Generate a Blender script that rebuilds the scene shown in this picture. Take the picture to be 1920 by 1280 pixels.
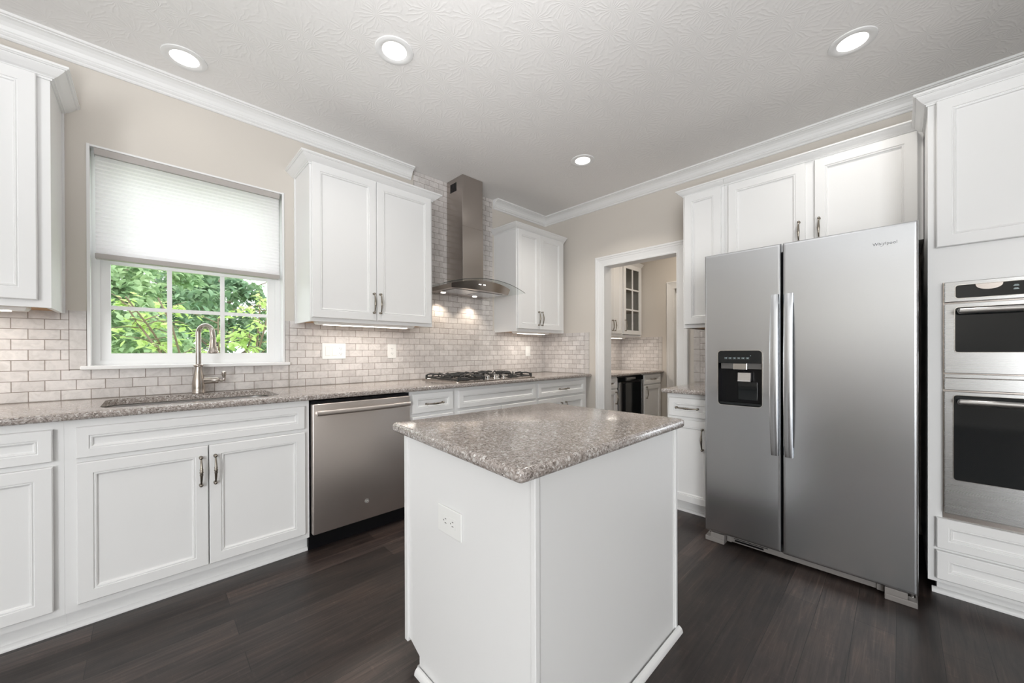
import bpy, bmesh, math, random
from mathutils import Vector, Matrix

for o in list(bpy.data.objects):
    bpy.data.objects.remove(o, do_unlink=True)
scene = bpy.context.scene
COL = scene.collection
rnd = random.Random(7)

# ------------------------------------------------------------------ camera
YAW, PITCH, ROLL = 0.80058, -0.0026, -0.00318
FPX = 705.3
cy_, sy_, cp_, sp_ = math.cos(YAW), math.sin(YAW), math.cos(PITCH), math.sin(PITCH)
fwd = Vector((cy_*cp_, sy_*cp_, sp_))
rgt = Vector((sy_, -cy_, 0.0))
upv = rgt.cross(fwd)
cr_, sr_ = math.cos(ROLL), math.sin(ROLL)
r2 = rgt*cr_ + upv*sr_
u2 = rgt*(-sr_) + upv*cr_
cam_d = bpy.data.cameras.new('camera')
cam_d.sensor_width = 36.0
cam_d.lens = FPX/1920.0*36.0
cam_d.shift_y = 21.03/1920.0
cam_d.clip_start = 0.02
cam = bpy.data.objects.new('camera', cam_d)
COL.objects.link(cam)
cam.matrix_world = Matrix(((r2.x, u2.x, -fwd.x, -3.357), (r2.y, u2.y, -fwd.y, -2.9),
                           (r2.z, u2.z, -fwd.z, 1.114), (0, 0, 0, 1)))
scene.camera = cam

# ------------------------------------------------------------------ world, lights, exposure
scene.view_settings.view_transform = 'Standard'
scene.view_settings.look = 'None'
scene.view_settings.exposure = 0.68
scene.view_settings.gamma = 1.0
world = bpy.data.worlds.new('sky')
scene.world = world
world.use_nodes = True
wn = world.node_tree
wn.nodes.clear()
wo = wn.nodes.new('ShaderNodeOutputWorld')
wb = wn.nodes.new('ShaderNodeBackground')
wb.inputs[0].default_value = (0.93, 0.97, 1.0, 1)
wb.inputs[1].default_value = 2.5
wn.links.new(wb.outputs[0], wo.inputs[0])


def area(name, loc, target, sx, sy, power, color=(1, 1, 1), spread=180):
    l = bpy.data.lights.new(name, 'AREA')
    l.shape = 'RECTANGLE'
    l.size, l.size_y = sx, sy
    l.energy = power
    l.color = color
    l.spread = math.radians(spread)
    o = bpy.data.objects.new(name, l)
    COL.objects.link(o)
    o.location = loc
    d = Vector(target) - Vector(loc)
    o.rotation_euler = d.to_track_quat('-Z', 'Y').to_euler()
    return o


# daylight coming in through the patio doors and windows of the breakfast room behind the camera
area('patio_daylight', (-6.85, -5.35, 1.25), (-2.5, -2.2, 1.2), 1.4, 2.2, 70, (0.98, 0.99, 1.0))
area('rear_window_daylight', (-5.3, -6.35, 1.5), (-3.4, 0, 1.2), 1.8, 1.5, 2, (0.98, 0.99, 1.0))
# added fill spots near the camera, brightening the ceiling and far-left wall
def fill_spot(name, loc, target, power, cone, color=(0.985, 0.99, 1.0)):
    l = bpy.data.lights.new(name, 'SPOT')
    l.energy = power
    l.color = color
    l.spot_size = math.radians(cone)
    l.spot_blend = 1.0
    l.shadow_soft_size = 0.25
    o = bpy.data.objects.new(name, l)
    COL.objects.link(o)
    o.location = loc
    o.rotation_euler = (Vector(target)-Vector(loc)).to_track_quat('-Z', 'Y').to_euler()


fill_spot('fill_spot_left', (-3.7, -3.0, 1.0), (-3.3, -1.7, 2.66), 105, 90)
fill_spot('fill_spot_rear', (-4.6, -3.3, 1.0), (-6.4, -2.3, 2.5), 200, 100, (0.93, 0.97, 1.0))
fill_spot('fill_spot_right', (-3.5, -3.1, 1.0), (-2.2, -2.5, 2.66), 84, 88)


# ------------------------------------------------------------------ materials
def mat(name):
    m = bpy.data.materials.new(name)
    m.use_nodes = True
    nt = m.node_tree
    b = nt.nodes['Principled BSDF']
    return m, nt, b


def simple(name, col, rough=0.5, metal=0.0, **kw):
    m, nt, b = mat(name)
    b.inputs['Base Color'].default_value = (*col, 1)
    b.inputs['Roughness'].default_value = rough
    b.inputs['Metallic'].default_value = metal
    for k, v in kw.items():
        b.inputs[k].default_value = v
    return m


def coords(nt, scale=(1, 1, 1), loc=(0, 0, 0)):
    tc = nt.nodes.new('ShaderNodeTexCoord')
    mp = nt.nodes.new('ShaderNodeMapping')
    mp.inputs['Scale'].default_value = scale
    mp.inputs['Location'].default_value = loc
    nt.links.new(tc.outputs['Object'], mp.inputs['Vector'])
    return mp.outputs['Vector']


def noise(nt, vec, scale, detail=3, rough=0.5, dist=0.0):
    n = nt.nodes.new('ShaderNodeTexNoise')
    n.inputs['Scale'].default_value = scale
    n.inputs['Detail'].default_value = detail
    n.inputs['Roughness'].default_value = rough
    n.inputs['Distortion'].default_value = dist
    nt.links.new(vec, n.inputs['Vector'])
    return n


def ramp(nt, fac, stops):
    r = nt.nodes.new('ShaderNodeValToRGB')
    els = r.color_ramp.elements
    while len(els) > 1:
        els.remove(els[0])
    els[0].position = stops[0][0]
    els[0].color = (*stops[0][1], 1)
    for p, c in stops[1:]:
        e = els.new(p)
        e.color = (*c, 1)
    nt.links.new(fac, r.inputs['Fac'])
    return r.outputs['Color']


def mixc(nt, fac, a, b, blend='MIX'):
    n = nt.nodes.new('ShaderNodeMix')
    n.data_type = 'RGBA'
    n.blend_type = blend
    for sock, v in ((n.inputs['Factor'], fac), (n.inputs['A'], a), (n.inputs['B'], b)):
        pass
    def put(s, v):
        if hasattr(v, 'is_linked') or isinstance(v, bpy.types.NodeSocket):
            nt.links.new(v, s)
        elif isinstance(v, (tuple, list)):
            s.default_value = (*v, 1) if len(v) == 3 else v
        else:
            s.default_value = v
    put(n.inputs[0], fac)
    put(n.inputs[6], a)
    put(n.inputs[7], b)
    return n.outputs[2]


def math_n(nt, op, a, b=None, c=None):
    n = nt.nodes.new('ShaderNodeMath')
    n.operation = op
    for i, v in enumerate((a, b, c)):
        if v is None:
            continue
        if isinstance(v, bpy.types.NodeSocket):
            nt.links.new(v, n.inputs[i])
        else:
            n.inputs[i].default_value = v
    return n.outputs[0]


def bump(nt, b, height, strength=0.3, dist=0.01):
    n = nt.nodes.new('ShaderNodeBump')
    n.inputs['Strength'].default_value = strength
    n.inputs['Distance'].default_value = dist
    nt.links.new(height, n.inputs['Height'])
    nt.links.new(n.outputs['Normal'], b.inputs['Normal'])


M = {}


def paint(name, col, rough, nscale=60, ns=0.03):
    m, nt, b = mat(name)
    b.inputs['Base Color'].default_value = (*col, 1)
    b.inputs['Roughness'].default_value = rough
    n = noise(nt, coords(nt), nscale, 2)
    bump(nt, b, n.outputs['Fac'], ns, 0.004)
    return m


M['white'] = paint('white_cabinet_paint', (0.82, 0.82, 0.815), 0.32, 40, 0.02)
M['trim'] = paint('white_trim_paint', (0.83, 0.83, 0.825), 0.35, 40, 0.02)
M['wall'] = paint('greige_wall_paint', (0.655, 0.613, 0.56), 0.75, 220, 0.08)
M['outwall'] = simple('outer_wall', (0.6, 0.6, 0.58), 0.8)
M['vinyl'] = simple('white_vinyl', (0.90, 0.90, 0.90), 0.3)
M['plastic'] = simple('white_plastic', (0.86, 0.86, 0.84), 0.28)
M['black'] = simple('black_plastic', (0.006, 0.006, 0.007), 0.28, **{'Specular IOR Level': 0.25})
M['darkslot'] = simple('dark_slot', (0.16, 0.155, 0.15), 0.6)
M['iron'] = simple('cast_iron', (0.016, 0.017, 0.017), 0.42)
M['blackglass'] = simple('black_glass', (0.012, 0.014, 0.015), 0.05)
M['greyside'] = simple('fridge_side_grey', (0.11, 0.105, 0.10), 0.5)
M['greyplastic'] = simple('grey_plastic', (0.22, 0.205, 0.195), 0.45)
M['wood'] = simple('raw_maple', (0.50, 0.30, 0.14), 0.6)
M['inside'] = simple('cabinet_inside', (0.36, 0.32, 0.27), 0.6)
M['fabric_rail'] = simple('grey_rail', (0.44, 0.41, 0.39), 0.4)
M['inktext'] = simple('dark_lettering', (0.06, 0.06, 0.065), 0.4)
M['paletext'] = simple('pale_lettering', (0.5, 0.6, 0.62), 0.5)
M['chrome'] = simple('chrome', (0.78, 0.77, 0.75), 0.14, 1.0)
M['bark'] = simple('bark', (0.20, 0.15, 0.11), 0.9)


def steel(name, col, rough, stretch=(1.5, 1.5, 500), s=0.012):
    m, nt, b = mat(name)
    b.inputs['Base Color'].default_value = (*col, 1)
    b.inputs['Metallic'].default_value = 1.0
    v = coords(nt, stretch)
    n = noise(nt, v, 1.0, 2)
    rr = nt.nodes.new('ShaderNodeMapRange')
    rr.inputs['To Min'].default_value = rough*0.94
    rr.inputs['To Max'].default_value = rough*1.06
    nt.links.new(n.outputs['Fac'], rr.inputs['Value'])
    nt.links.new(rr.outputs[0], b.inputs['Roughness'])
    bump(nt, b, n.outputs['Fac'], s, 0.0015)
    return m


M['steel'] = steel('brushed_stainless', (0.635, 0.652, 0.675), 0.23)
M['steeldw'] = steel('dishwasher_stainless', (0.74, 0.68, 0.64), 0.36)
M['steeloven'] = steel('oven_stainless', (0.42, 0.42, 0.415), 0.27)
M['steelwarm'] = steel('brushed_stainless_warm', (0.46, 0.42, 0.39), 0.25)
M['nickel'] = steel('brushed_nickel', (0.46, 0.415, 0.375), 0.24, (300, 300, 3), 0.05)
M['bronze'] = steel('antique_pewter', (0.30, 0.27, 0.23), 0.25, (30, 30, 30), 0.05)
M['sinksteel'] = steel('sink_steel', (0.66, 0.65, 0.64), 0.28)

# ceiling: white with a stomp-brush texture
m, nt, b = mat('stomp_textured_ceiling')
b.inputs['Base Color'].default_value = (0.855, 0.84, 0.825, 1)
b.inputs['Roughness'].default_value = 0.85
v = coords(nt)
vo = nt.nodes.new('ShaderNodeTexVoronoi')
vo.voronoi_dimensions = '2D'
vo.inputs['Scale'].default_value = 6.2
vo.inputs['Randomness'].default_value = 0.8
nw = noise(nt, v, 7, 2)
wv = nt.nodes.new('ShaderNodeVectorMath')
wv.operation = 'MULTIPLY_ADD'
nt.links.new(nw.outputs['Color'], wv.inputs[0])
wv.inputs[1].default_value = (0.06, 0.06, 0)
nt.links.new(v, wv.inputs[2])
nt.links.new(wv.outputs[0], vo.inputs['Vector'])
sub = nt.nodes.new('ShaderNodeVectorMath')
sub.operation = 'SUBTRACT'
nt.links.new(wv.outputs[0], sub.inputs[0])
nt.links.new(vo.outputs['Position'], sub.inputs[1])
sx = nt.nodes.new('ShaderNodeSeparateXYZ')
nt.links.new(sub.outputs[0], sx.inputs[0])
ang = math_n(nt, 'ARCTAN2', sx.outputs['Y'], sx.outputs['X'])
n2 = noise(nt, v, 22, 2)
ph = math_n(nt, 'MULTIPLY_ADD', n2.outputs['Fac'], 9.0, math_n(nt, 'MULTIPLY', ang, 19.0))
st = math_n(nt, 'SINE', ph)
st = math_n(nt, 'POWER', math_n(nt, 'MULTIPLY_ADD', st, 0.5, 0.5), 2.5)
n3 = noise(nt, v, 40, 2)
amp = math_n(nt, 'GREATER_THAN', n3.outputs['Fac'], 0.42)
n4 = noise(nt, v, 90, 2)
hh = math_n(nt, 'ADD', math_n(nt, 'MULTIPLY', st, n3.outputs['Fac']), math_n(nt, 'MULTIPLY', n4.outputs['Fac'], 0.35))
bump(nt, b, hh, 0.24, 0.005)
M['ceiling'] = m

# hand scraped dark planks along X
m, nt, b = mat('dark_plank_floor')
v = coords(nt, (1, 1, 1), (3.1, 2.408, 0))
bt = nt.nodes.new('ShaderNodeTexBrick')
bt.offset = 0.37
bt.offset_frequency = 2
bt.inputs['Color1'].default_value = (0.021, 0.0155, 0.014, 1)
bt.inputs['Color2'].default_value = (0.057, 0.0425, 0.038, 1)
bt.inputs['Mortar'].default_value = (0.010, 0.008, 0.007, 1)
bt.inputs['Scale'].default_value = 1.0
bt.inputs['Brick Width'].default_value = 1.13
bt.inputs['Row Height'].default_value = 0.1205
bt.inputs['Mortar Size'].default_value = 0.0013
bt.inputs['Mortar Smooth'].default_value = 0.2
bt.inputs['Bias'].default_value = 0.0
nt.links.new(v, bt.inputs['Vector'])
g = noise(nt, coords(nt, (3.0, 62, 1)), 1.0, 8, 0.68, 0.8)
g2 = noise(nt, coords(nt, (4, 11, 1)), 1.0, 4, 0.6)
g3 = noise(nt, coords(nt, (70, 16, 1)), 1.0, 2)
c1 = mixc(nt, 1.0, bt.outputs['Color'], ramp(nt, g.outputs['Fac'], [(0.30, (0.36, 0.35, 0.35)), (0.47, (0.92, 0.91, 0.90)), (0.55, (1.08, 1.05, 1.03)), (0.72, (2.2, 2.1, 2.02))]), 'MULTIPLY')
c2 = mixc(nt, 1.0, c1, ramp(nt, g2.outputs['Fac'], [(0.32, (0.66, 0.67, 0.70)), (0.5, (1.0, 1.0, 1.0)), (0.68, (1.38, 1.28, 1.2))]), 'MULTIPLY')
c2 = mixc(nt, 1.0, c2, ramp(nt, g3.outputs['Fac'], [(0.62, (1, 1, 1)), (0.70, (1.35, 1.32, 1.3)), (0.78, (1, 1, 1))]), 'MULTIPLY')
nt.links.new(c2, b.inputs['Base Color'])
b.inputs['Roughness'].default_value = 0.34
hgt = math_n(nt, 'MULTIPLY_ADD', bt.outputs['Fac'], -0.8, math_n(nt, 'MULTIPLY', g.outputs['Fac'], 0.35))
bump(nt, b, hgt, 0.28, 0.004)
M['floor'] = m


def tile(name, axis, uo, zo):
    m, nt, b = mat(name)
    tc = nt.nodes.new('ShaderNodeTexCoord')
    s = nt.nodes.new('ShaderNodeSeparateXYZ')
    nt.links.new(tc.outputs['Object'], s.inputs[0])
    cb = nt.nodes.new('ShaderNodeCombineXYZ')
    nt.links.new(math_n(nt, 'ADD', s.outputs[axis], uo), cb.inputs['X'])
    nt.links.new(math_n(nt, 'ADD', s.outputs['Z'], zo), cb.inputs['Y'])
    bt = nt.nodes.new('ShaderNodeTexBrick')
    bt.offset = 0.5
    bt.inputs['Color1'].default_value = (0.585, 0.555, 0.54, 1)
    bt.inputs['Color2'].default_value = (0.70, 0.67, 0.655, 1)
    bt.inputs['Mortar'].default_value = (0.26, 0.22, 0.19, 1)
    bt.inputs['Scale'].default_value = 1.0
    bt.inputs['Brick Width'].default_value = 0.1
    bt.inputs['Row Height'].default_value = 0.05
    bt.inputs['Mortar Size'].default_value = 0.0017
    bt.inputs['Mortar Smooth'].default_value = 0.15
    nt.links.new(cb.outputs[0], bt.inputs['Vector'])
    n = noise(nt, tc.outputs['Object'], 26, 4, 0.6, 1.2)
    c = mixc(nt, 1.0, bt.outputs['Color'], ramp(nt, n.outputs['Fac'], [(0.3, (0.88, 0.87, 0.86)), (0.5, (1, 1, 1)), (0.7, (1.10, 1.09, 1.08))]), 'MULTIPLY')
    nt.links.new(c, b.inputs['Base Color'])
    b.inputs['Roughness'].default_value = 0.38
    bump(nt, b, math_n(nt, 'MULTIPLY', bt.outputs['Fac'], -1.0), 0.5, 0.002)
    return m


M['tileA'] = tile('tumbled_subway_tile_facing_room', 'X', 10.014, -0.88)
M['tileB'] = tile('tumbled_subway_tile_side', 'Y', 10.05, -0.88)


def edgetile(name):
    m, nt, b = mat(name)
    tc = nt.nodes.new('ShaderNodeTexCoord')
    n = noise(nt, tc.outputs['Object'], 26, 4, 0.6, 1.2)
    c = ramp(nt, n.outputs['Fac'], [(0.3, (0.56, 0.53, 0.51)), (0.7, (0.66, 0.63, 0.61))])
    s = nt.nodes.new('ShaderNodeSeparateXYZ')
    nt.links.new(tc.outputs['Object'], s.inputs[0])
    fr = math_n(nt, 'FRACT', math_n(nt, 'MULTIPLY', math_n(nt, 'ADD', s.outputs['Z'], -0.83), 10.0))
    line = math_n(nt, 'LESS_THAN', fr, 0.03)
    c = mixc(nt, line, c, (0.20, 0.165, 0.14))
    nt.links.new(c, b.inputs['Base Color'])
    b.inputs['Roughness'].default_value = 0.38
    return m


M['edgetile'] = edgetile('vertical_edge_tile')
M['grout'] = simple('brown_grout', (0.20, 0.165, 0.14), 0.8)

# speckled quartz
m, nt, b = mat('speckled_taupe_quartz')
v = coords(nt)
wn_ = noise(nt, v, 45, 3)
wv = nt.nodes.new('ShaderNodeVectorMath')
wv.operation = 'MULTIPLY_ADD'
nt.links.new(wn_.outputs['Color'], wv.inputs[0])
wv.inputs[1].default_value = (0.018, 0.018, 0.018)
nt.links.new(v, wv.inputs[2])
v1 = nt.nodes.new('ShaderNodeTexVoronoi')
v1.inputs['Scale'].default_value = 185
nt.links.new(wv.outputs[0], v1.inputs['Vector'])
s1 = nt.nodes.new('ShaderNodeSeparateColor')
nt.links.new(v1.outputs['Color'], s1.inputs[0])
v2 = nt.nodes.new('ShaderNodeTexVoronoi')
v2.inputs['Scale'].default_value = 330
nt.links.new(wv.outputs[0], v2.inputs['Vector'])
s2 = nt.nodes.new('ShaderNodeSeparateColor')
nt.links.new(v2.outputs['Color'], s2.inputs[0])
base = ramp(nt, s1.outputs[0], [(0.0, (0.17, 0.145, 0.13)), (0.12, (0.29, 0.25, 0.225)), (0.4, (0.345, 0.305, 0.28)), (0.75, (0.40, 0.36, 0.335)), (0.90, (0.50, 0.465, 0.44)), (0.98, (0.62, 0.60, 0.58))])
fine = ramp(nt, s2.outputs[0], [(0.0, (0.42, 0.40, 0.39)), (0.15, (0.78, 0.77, 0.76)), (0.5, (1, 1, 1)), (0.9, (1.3, 1.3, 1.3))])
v3 = nt.nodes.new('ShaderNodeTexVoronoi')
v3.inputs['Scale'].default_value = 78
nt.links.new(wv.outputs[0], v3.inputs['Vector'])
s3 = nt.nodes.new('ShaderNodeSeparateColor')
nt.links.new(v3.outputs['Color'], s3.inputs[0])
chip = math_n(nt, 'MULTIPLY', math_n(nt, 'GREATER_THAN', s3.outputs[0], 0.90), math_n(nt, 'LESS_THAN', v3.outputs['Distance'], 0.42))
qc = mixc(nt, 0.9, base, fine, 'MULTIPLY')
nt.links.new(mixc(nt, math_n(nt, 'MULTIPLY', chip, 0.75), qc, (0.60, 0.57, 0.55)), b.inputs['Base Color'])
b.inputs['Roughness'].default_value = 0.13
M['quartz'] = m


def clear_glass(name, tint, refl, rough=0.0):
    m = bpy.data.materials.new(name)
    m.use_nodes = True
    nt = m.node_tree
    nt.nodes.clear()
    o = nt.nodes.new('ShaderNodeOutputMaterial')
    mx = nt.nodes.new('ShaderNodeMixShader')
    t = nt.nodes.new('ShaderNodeBsdfTransparent')
    t.inputs[0].default_value = (*tint, 1)
    g = nt.nodes.new('ShaderNodeBsdfGlossy')
    g.inputs['Roughness'].default_value = rough
    lw = nt.nodes.new('ShaderNodeLayerWeight')
    lw.inputs['Blend'].default_value = 0.5
    f5 = math_n(nt, 'POWER', lw.outputs['Facing'], 5.0)
    nt.links.new(math_n(nt, 'MULTIPLY_ADD', f5, refl, 0.03), mx.inputs[0])
    nt.links.new(t.outputs[0], mx.inputs[1])
    nt.links.new(g.outputs[0], mx.inputs[2])
    nt.links.new(mx.outputs[0], o.inputs[0])
    return m


M['glass'] = clear_glass('window_glass', (0.97, 0.985, 0.975), 0.4)
M['hoodglass'] = clear_glass('hood_glass', (0.955, 0.97, 0.965), 0.35)
M['hoodedge'] = simple('glass_edge', (0.02, 0.028, 0.028), 0.2)
M['cabglass'] = clear_glass('cabinet_glass', (0.80, 0.80, 0.78), 0.5)

# pleated shade: diffuse + translucent
m = bpy.data.materials.new('pleated_fabric')
m.use_nodes = True
nt = m.node_tree
nt.nodes.clear()
o = nt.nodes.new('ShaderNodeOutputMaterial')
mx = nt.nodes.new('ShaderNodeMixShader')
mx.inputs[0].default_value = 0.5
d = nt.nodes.new('ShaderNodeBsdfDiffuse')
d.inputs[0].default_value = (0.93, 0.93, 0.92, 1)
t = nt.nodes.new('ShaderNodeBsdfTranslucent')
t.inputs[0].default_value = (0.99, 0.97, 0.99, 1)
nt.links.new(d.outputs[0], mx.inputs[1])
nt.links.new(t.outputs[0], mx.inputs[2])
nt.links.new(mx.outputs[0], o.inputs[0])
M['shade'] = m


def leafmat(name, c1, c2, trans=0.4):
    m = bpy.data.materials.new(name)
    m.use_nodes = True
    nt = m.node_tree
    nt.nodes.clear()
    o = nt.nodes.new('ShaderNodeOutputMaterial')
    mx = nt.nodes.new('ShaderNodeMixShader')
    mx.inputs[0].default_value = trans
    d = nt.nodes.new('ShaderNodeBsdfDiffuse')
    t = nt.nodes.new('ShaderNodeBsdfTranslucent')
    n = noise(nt, coords(nt), 2.6, 3)
    c = ramp(nt, n.outputs['Fac'], [(0.35, c1), (0.65, c2)])
    nt.links.new(c, d.inputs[0])
    nt.links.new(c, t.inputs[0])
    nt.links.new(d.outputs[0], mx.inputs[1])
    nt.links.new(t.outputs[0], mx.inputs[2])
    nt.links.new(mx.outputs[0], o.inputs[0])
    return m


M['leaf_lime'] = leafmat('lime_leaf', (0.40, 0.57, 0.18), (0.62, 0.75, 0.33))
M['leaf_green'] = leafmat('green_leaf', (0.25, 0.39, 0.21), (0.45, 0.57, 0.33))
M['leaf_dark'] = leafmat('dark_leaf', (0.17, 0.28, 0.18), (0.36, 0.48, 0.30))
M['grass'] = leafmat('lawn_grass', (0.10, 0.20, 0.04), (0.20, 0.32, 0.08), 0.0)


def emis(name, col, s):
    m, nt, b = mat(name)
    b.inputs['Base Color'].default_value = (0.9, 0.9, 0.9, 1)
    b.inputs['Emission Color'].default_value = (*col, 1)
    b.inputs['Emission Strength'].default_value = s
    return m


M['lamp'] = emis('lamp_lens', (1.0, 0.97, 0.93), 2.0)
M['warmlamp'] = emis('warm_lamp_lens', (1.0, 0.92, 0.82), 4.0)
M['led'] = emis('led_button', (1, 1, 1), 1.2)


# ------------------------------------------------------------------ geometry helpers
def LA(u, d, z):            # a thing on the sink wall, facing -Y
    return (u, -d, z)


def LB(u, d, z):            # a thing on the doorway wall, facing -X
    return (-d, -u, z)


def W(x, y, z):
    return (x, y, z)


class MB:
    def __init__(self, T=W):
        self.bm = bmesh.new()
        self.T = T

    def v(self, p):
        return self.bm.verts.new(self.T(*p))

    def box(self, a0, a1, b0, b1, c0, c1, bev=0.0, seg=2):
        vs = [self.v(p) for p in ((a0, b0, c0), (a1, b0, c0), (a1, b1, c0), (a0, b1, c0),
                                  (a0, b0, c1), (a1, b0, c1), (a1, b1, c1), (a0, b1, c1))]
        fs = [self.bm.faces.new([vs[i] for i in q]) for q in
              ((0, 3, 2, 1), (4, 5, 6, 7), (0, 1, 5, 4), (1, 2, 6, 5), (2, 3, 7, 6), (3, 0, 4, 7))]
        if bev > 0:
            es = list({e for f in fs for e in f.edges})
            bmesh.ops.bevel(self.bm, geom=es, offset=bev, segments=seg, profile=0.5, affect='EDGES')
        return self

    def loops(self, rings, cap0=True, cap1=True, closed=True):
        R = [[self.v(p) for p in r] for r in rings]
        n = len(R[0])
        for a, c in zip(R[:-1], R[1:]):
            for i in range(n if closed else n-1):
                j = (i+1) % n
                self.bm.faces.new((a[i], a[j], c[j], c[i]))
        if cap0:
            self.bm.faces.new(R[0][::-1])
        if cap1:
            self.bm.faces.new(R[-1])
        return self

    def tube(self, pts, rad, seg=12, cap=True):
        P = [Vector(p) for p in pts]
        if not isinstance(rad, (list, tuple)):
            rad = [rad]*len(P)
        rings = []
        prev = None
        for i, p in enumerate(P):
            t = (P[min(i+1, len(P)-1)] - P[max(i-1, 0)])
            if t.length < 1e-9:
                t = Vector((0, 0, 1))
            t.normalize()
            if prev is None:
                a = Vector((0, 0, 1)) if abs(t.z) < 0.9 else Vector((1, 0, 0))
                x = t.cross(a).normalized()
            else:
                x = (prev - t*prev.dot(t)).normalized()
            prev = x
            y = t.cross(x)
            rings.append([tuple(p + (x*math.cos(k/seg*2*math.pi) + y*math.sin(k/seg*2*math.pi))*rad[i]) for k in range(seg)])
        return self.loops(rings, cap, cap)

    def lathe(self, prof, c, axis=2, seg=24):
        rings = []
        for r, h in prof:
            ring = []
            for k in range(seg):
                a = k/seg*2*math.pi
                q = [0, 0, 0]
                q[axis] = c[axis] + h
                q[(axis+1) % 3] = c[(axis+1) % 3] + r*math.cos(a)
                q[(axis+2) % 3] = c[(axis+2) % 3] + r*math.sin(a)
                ring.append(tuple(q))
            rings.append(ring)
        return self.loops(rings)

    def ball(self, c, r, sc=(1, 1, 1), n=8):
        prof = [(r*math.sin(math.pi*i/n), -r*math.cos(math.pi*i/n)) for i in range(n+1)]
        prof[0] = (r*0.05, -r)
        prof[-1] = (r*0.05, r)
        rings = []
        for rr, h in prof:
            rings.append([(c[0]+rr*math.cos(k/12*2*math.pi)*sc[0], c[1]+rr*math.sin(k/12*2*math.pi)*sc[1], c[2]+h*sc[2]) for k in range(12)])
        return self.loops(rings)

    def prism(self, pts, axis, a0, a1):
        """pts are 2D in the two other axes (in order), extruded along axis"""
        def mk(p, a):
            q = list(p)
            q.insert(axis, a)
            return tuple(q)
        return self.loops([[mk(p, a0) for p in pts], [mk(p, a1) for p in pts]])

    def slab_hole(self, outer, hole, mk, h0, h1):
        """plate with one hole; outer/hole 2D loops, mk(p,h)->3D"""
        for h in (h0, h1):
            vo_ = [self.v(mk(p, h)) for p in outer]
            vh = [self.v(mk(p, h)) for p in hole]
            es = [self.bm.edges.new((l[i], l[(i+1) % len(l)])) for l in (vo_, vh) for i in range(len(l))]
            bmesh.ops.triangle_fill(self.bm, use_beauty=True, use_dissolve=False, edges=es)
            if h == h0:
                a = (vo_, vh)
        for l0, l1 in zip(a, (vo_, vh)):
            for i in range(len(l0)):
                j = (i+1) % len(l0)
                self.bm.faces.new((l0[i], l0[j], l1[j], l1[i]))
        return self

    def build(self, name, material, parent=None, smooth=None, merge=False):
        bm = self.bm
        if merge:
            bmesh.ops.remove_doubles(bm, verts=bm.verts, dist=1e-5)
        bmesh.ops.recalc_face_normals(bm, faces=bm.faces)
        me = bpy.data.meshes.new(name)
        bm.to_mesh(me)
        bm.free()
        me.materials.append(material)
        if smooth is not None:
            for p in me.polygons:
                p.use_smooth = True
            try:
                me.set_sharp_from_angle(angle=math.radians(smooth))
            except Exception:
                pass
        o = bpy.data.objects.new(name, me)
        COL.objects.link(o)
        if parent is not None:
            adopt(o, parent)
        return o


def world_of(o):
    m = Matrix.Translation(o.location)
    return m if o.parent is None else world_of(o.parent) @ o.matrix_parent_inverse @ m


def adopt(o, parent):
    o.parent = parent
    o.matrix_parent_inverse = world_of(parent).inverted()


def tag(o, label, cat, group=None, kind=None):
    o['label'] = label
    o['category'] = cat
    if group:
        o['group'] = group
    if kind:
        o['kind'] = kind
    return o


def thing(name, loc, label, cat, group=None):
    o = bpy.data.objects.new(name, None)
    COL.objects.link(o)
    o.location = loc
    o.empty_display_size = 0.05
    return tag(o, label, cat, group)


def struct(o):
    o['kind'] = 'structure'
    return o


def rect_rings(u0, u1, z0, z1, prof):
    return [[(u0+i, d, z0+i), (u1-i, d, z0+i), (u1-i, d, z1-i), (u0+i, d, z1-i)] for i, d in prof]


def panel_front(mb, u0, u1, z0, z1, d0, t=0.02, s=0.045):
    """cabinet door / drawer front with a moulded recessed panel, lying on plane d0"""
    f = d0+t
    mb.loops(rect_rings(u0, u1, z0, z1, [(0, d0), (0, f-0.003), (0.003, f), (s, f), (s+0.0012, f-0.004), (s+0.0035, f-0.0045),
             (s+0.0065, f-0.002), (s+0.010, f-0.0035), (s+0.0125, f-0.0095), (s+0.0155, f-0.0105)]))


def pull(T, u, d, z, length, parent, vertical=True, name='handle'):
    """antique pewter bow pull with ball ends and a ringed middle"""
    mb = MB(T)
    h = length/2
    N = 22
    pts, rad = [], []
    for i in range(N+1):
        s = -1 + 2*i/N
        a = abs(s)
        off = 0.030 - 0.013*s*s
        r = 0.0030 + 0.0036*max(0, 1-a)**0.8
        if a < 0.05:
            r = 0.0082
        elif a < 0.13:
            r = 0.0060
        elif a < 0.2:
            r = 0.0072
        pts.append((0, off, s*h*0.93))
        rad.append(r)
    def place(p):
        return (u+p[0], d+p[1], z+p[2]) if vertical else (u+p[2], d+p[1], z+p[0])
    mb.tube([place(p) for p in pts], rad, 10)
    for s in (-1, 1):
        mb.ball(place((0, 0.017, s*h*0.94)), 0.0078)
        mb.tube([place((0, 0.0, s*h*0.94)), place((0, 0.006, s*h*0.94)), place((0, 0.016, s*h*0.94))], [0.008, 0.0045, 0.005], 10)
    return mb.build(name, M['bronze'], parent, smooth=50)


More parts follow.
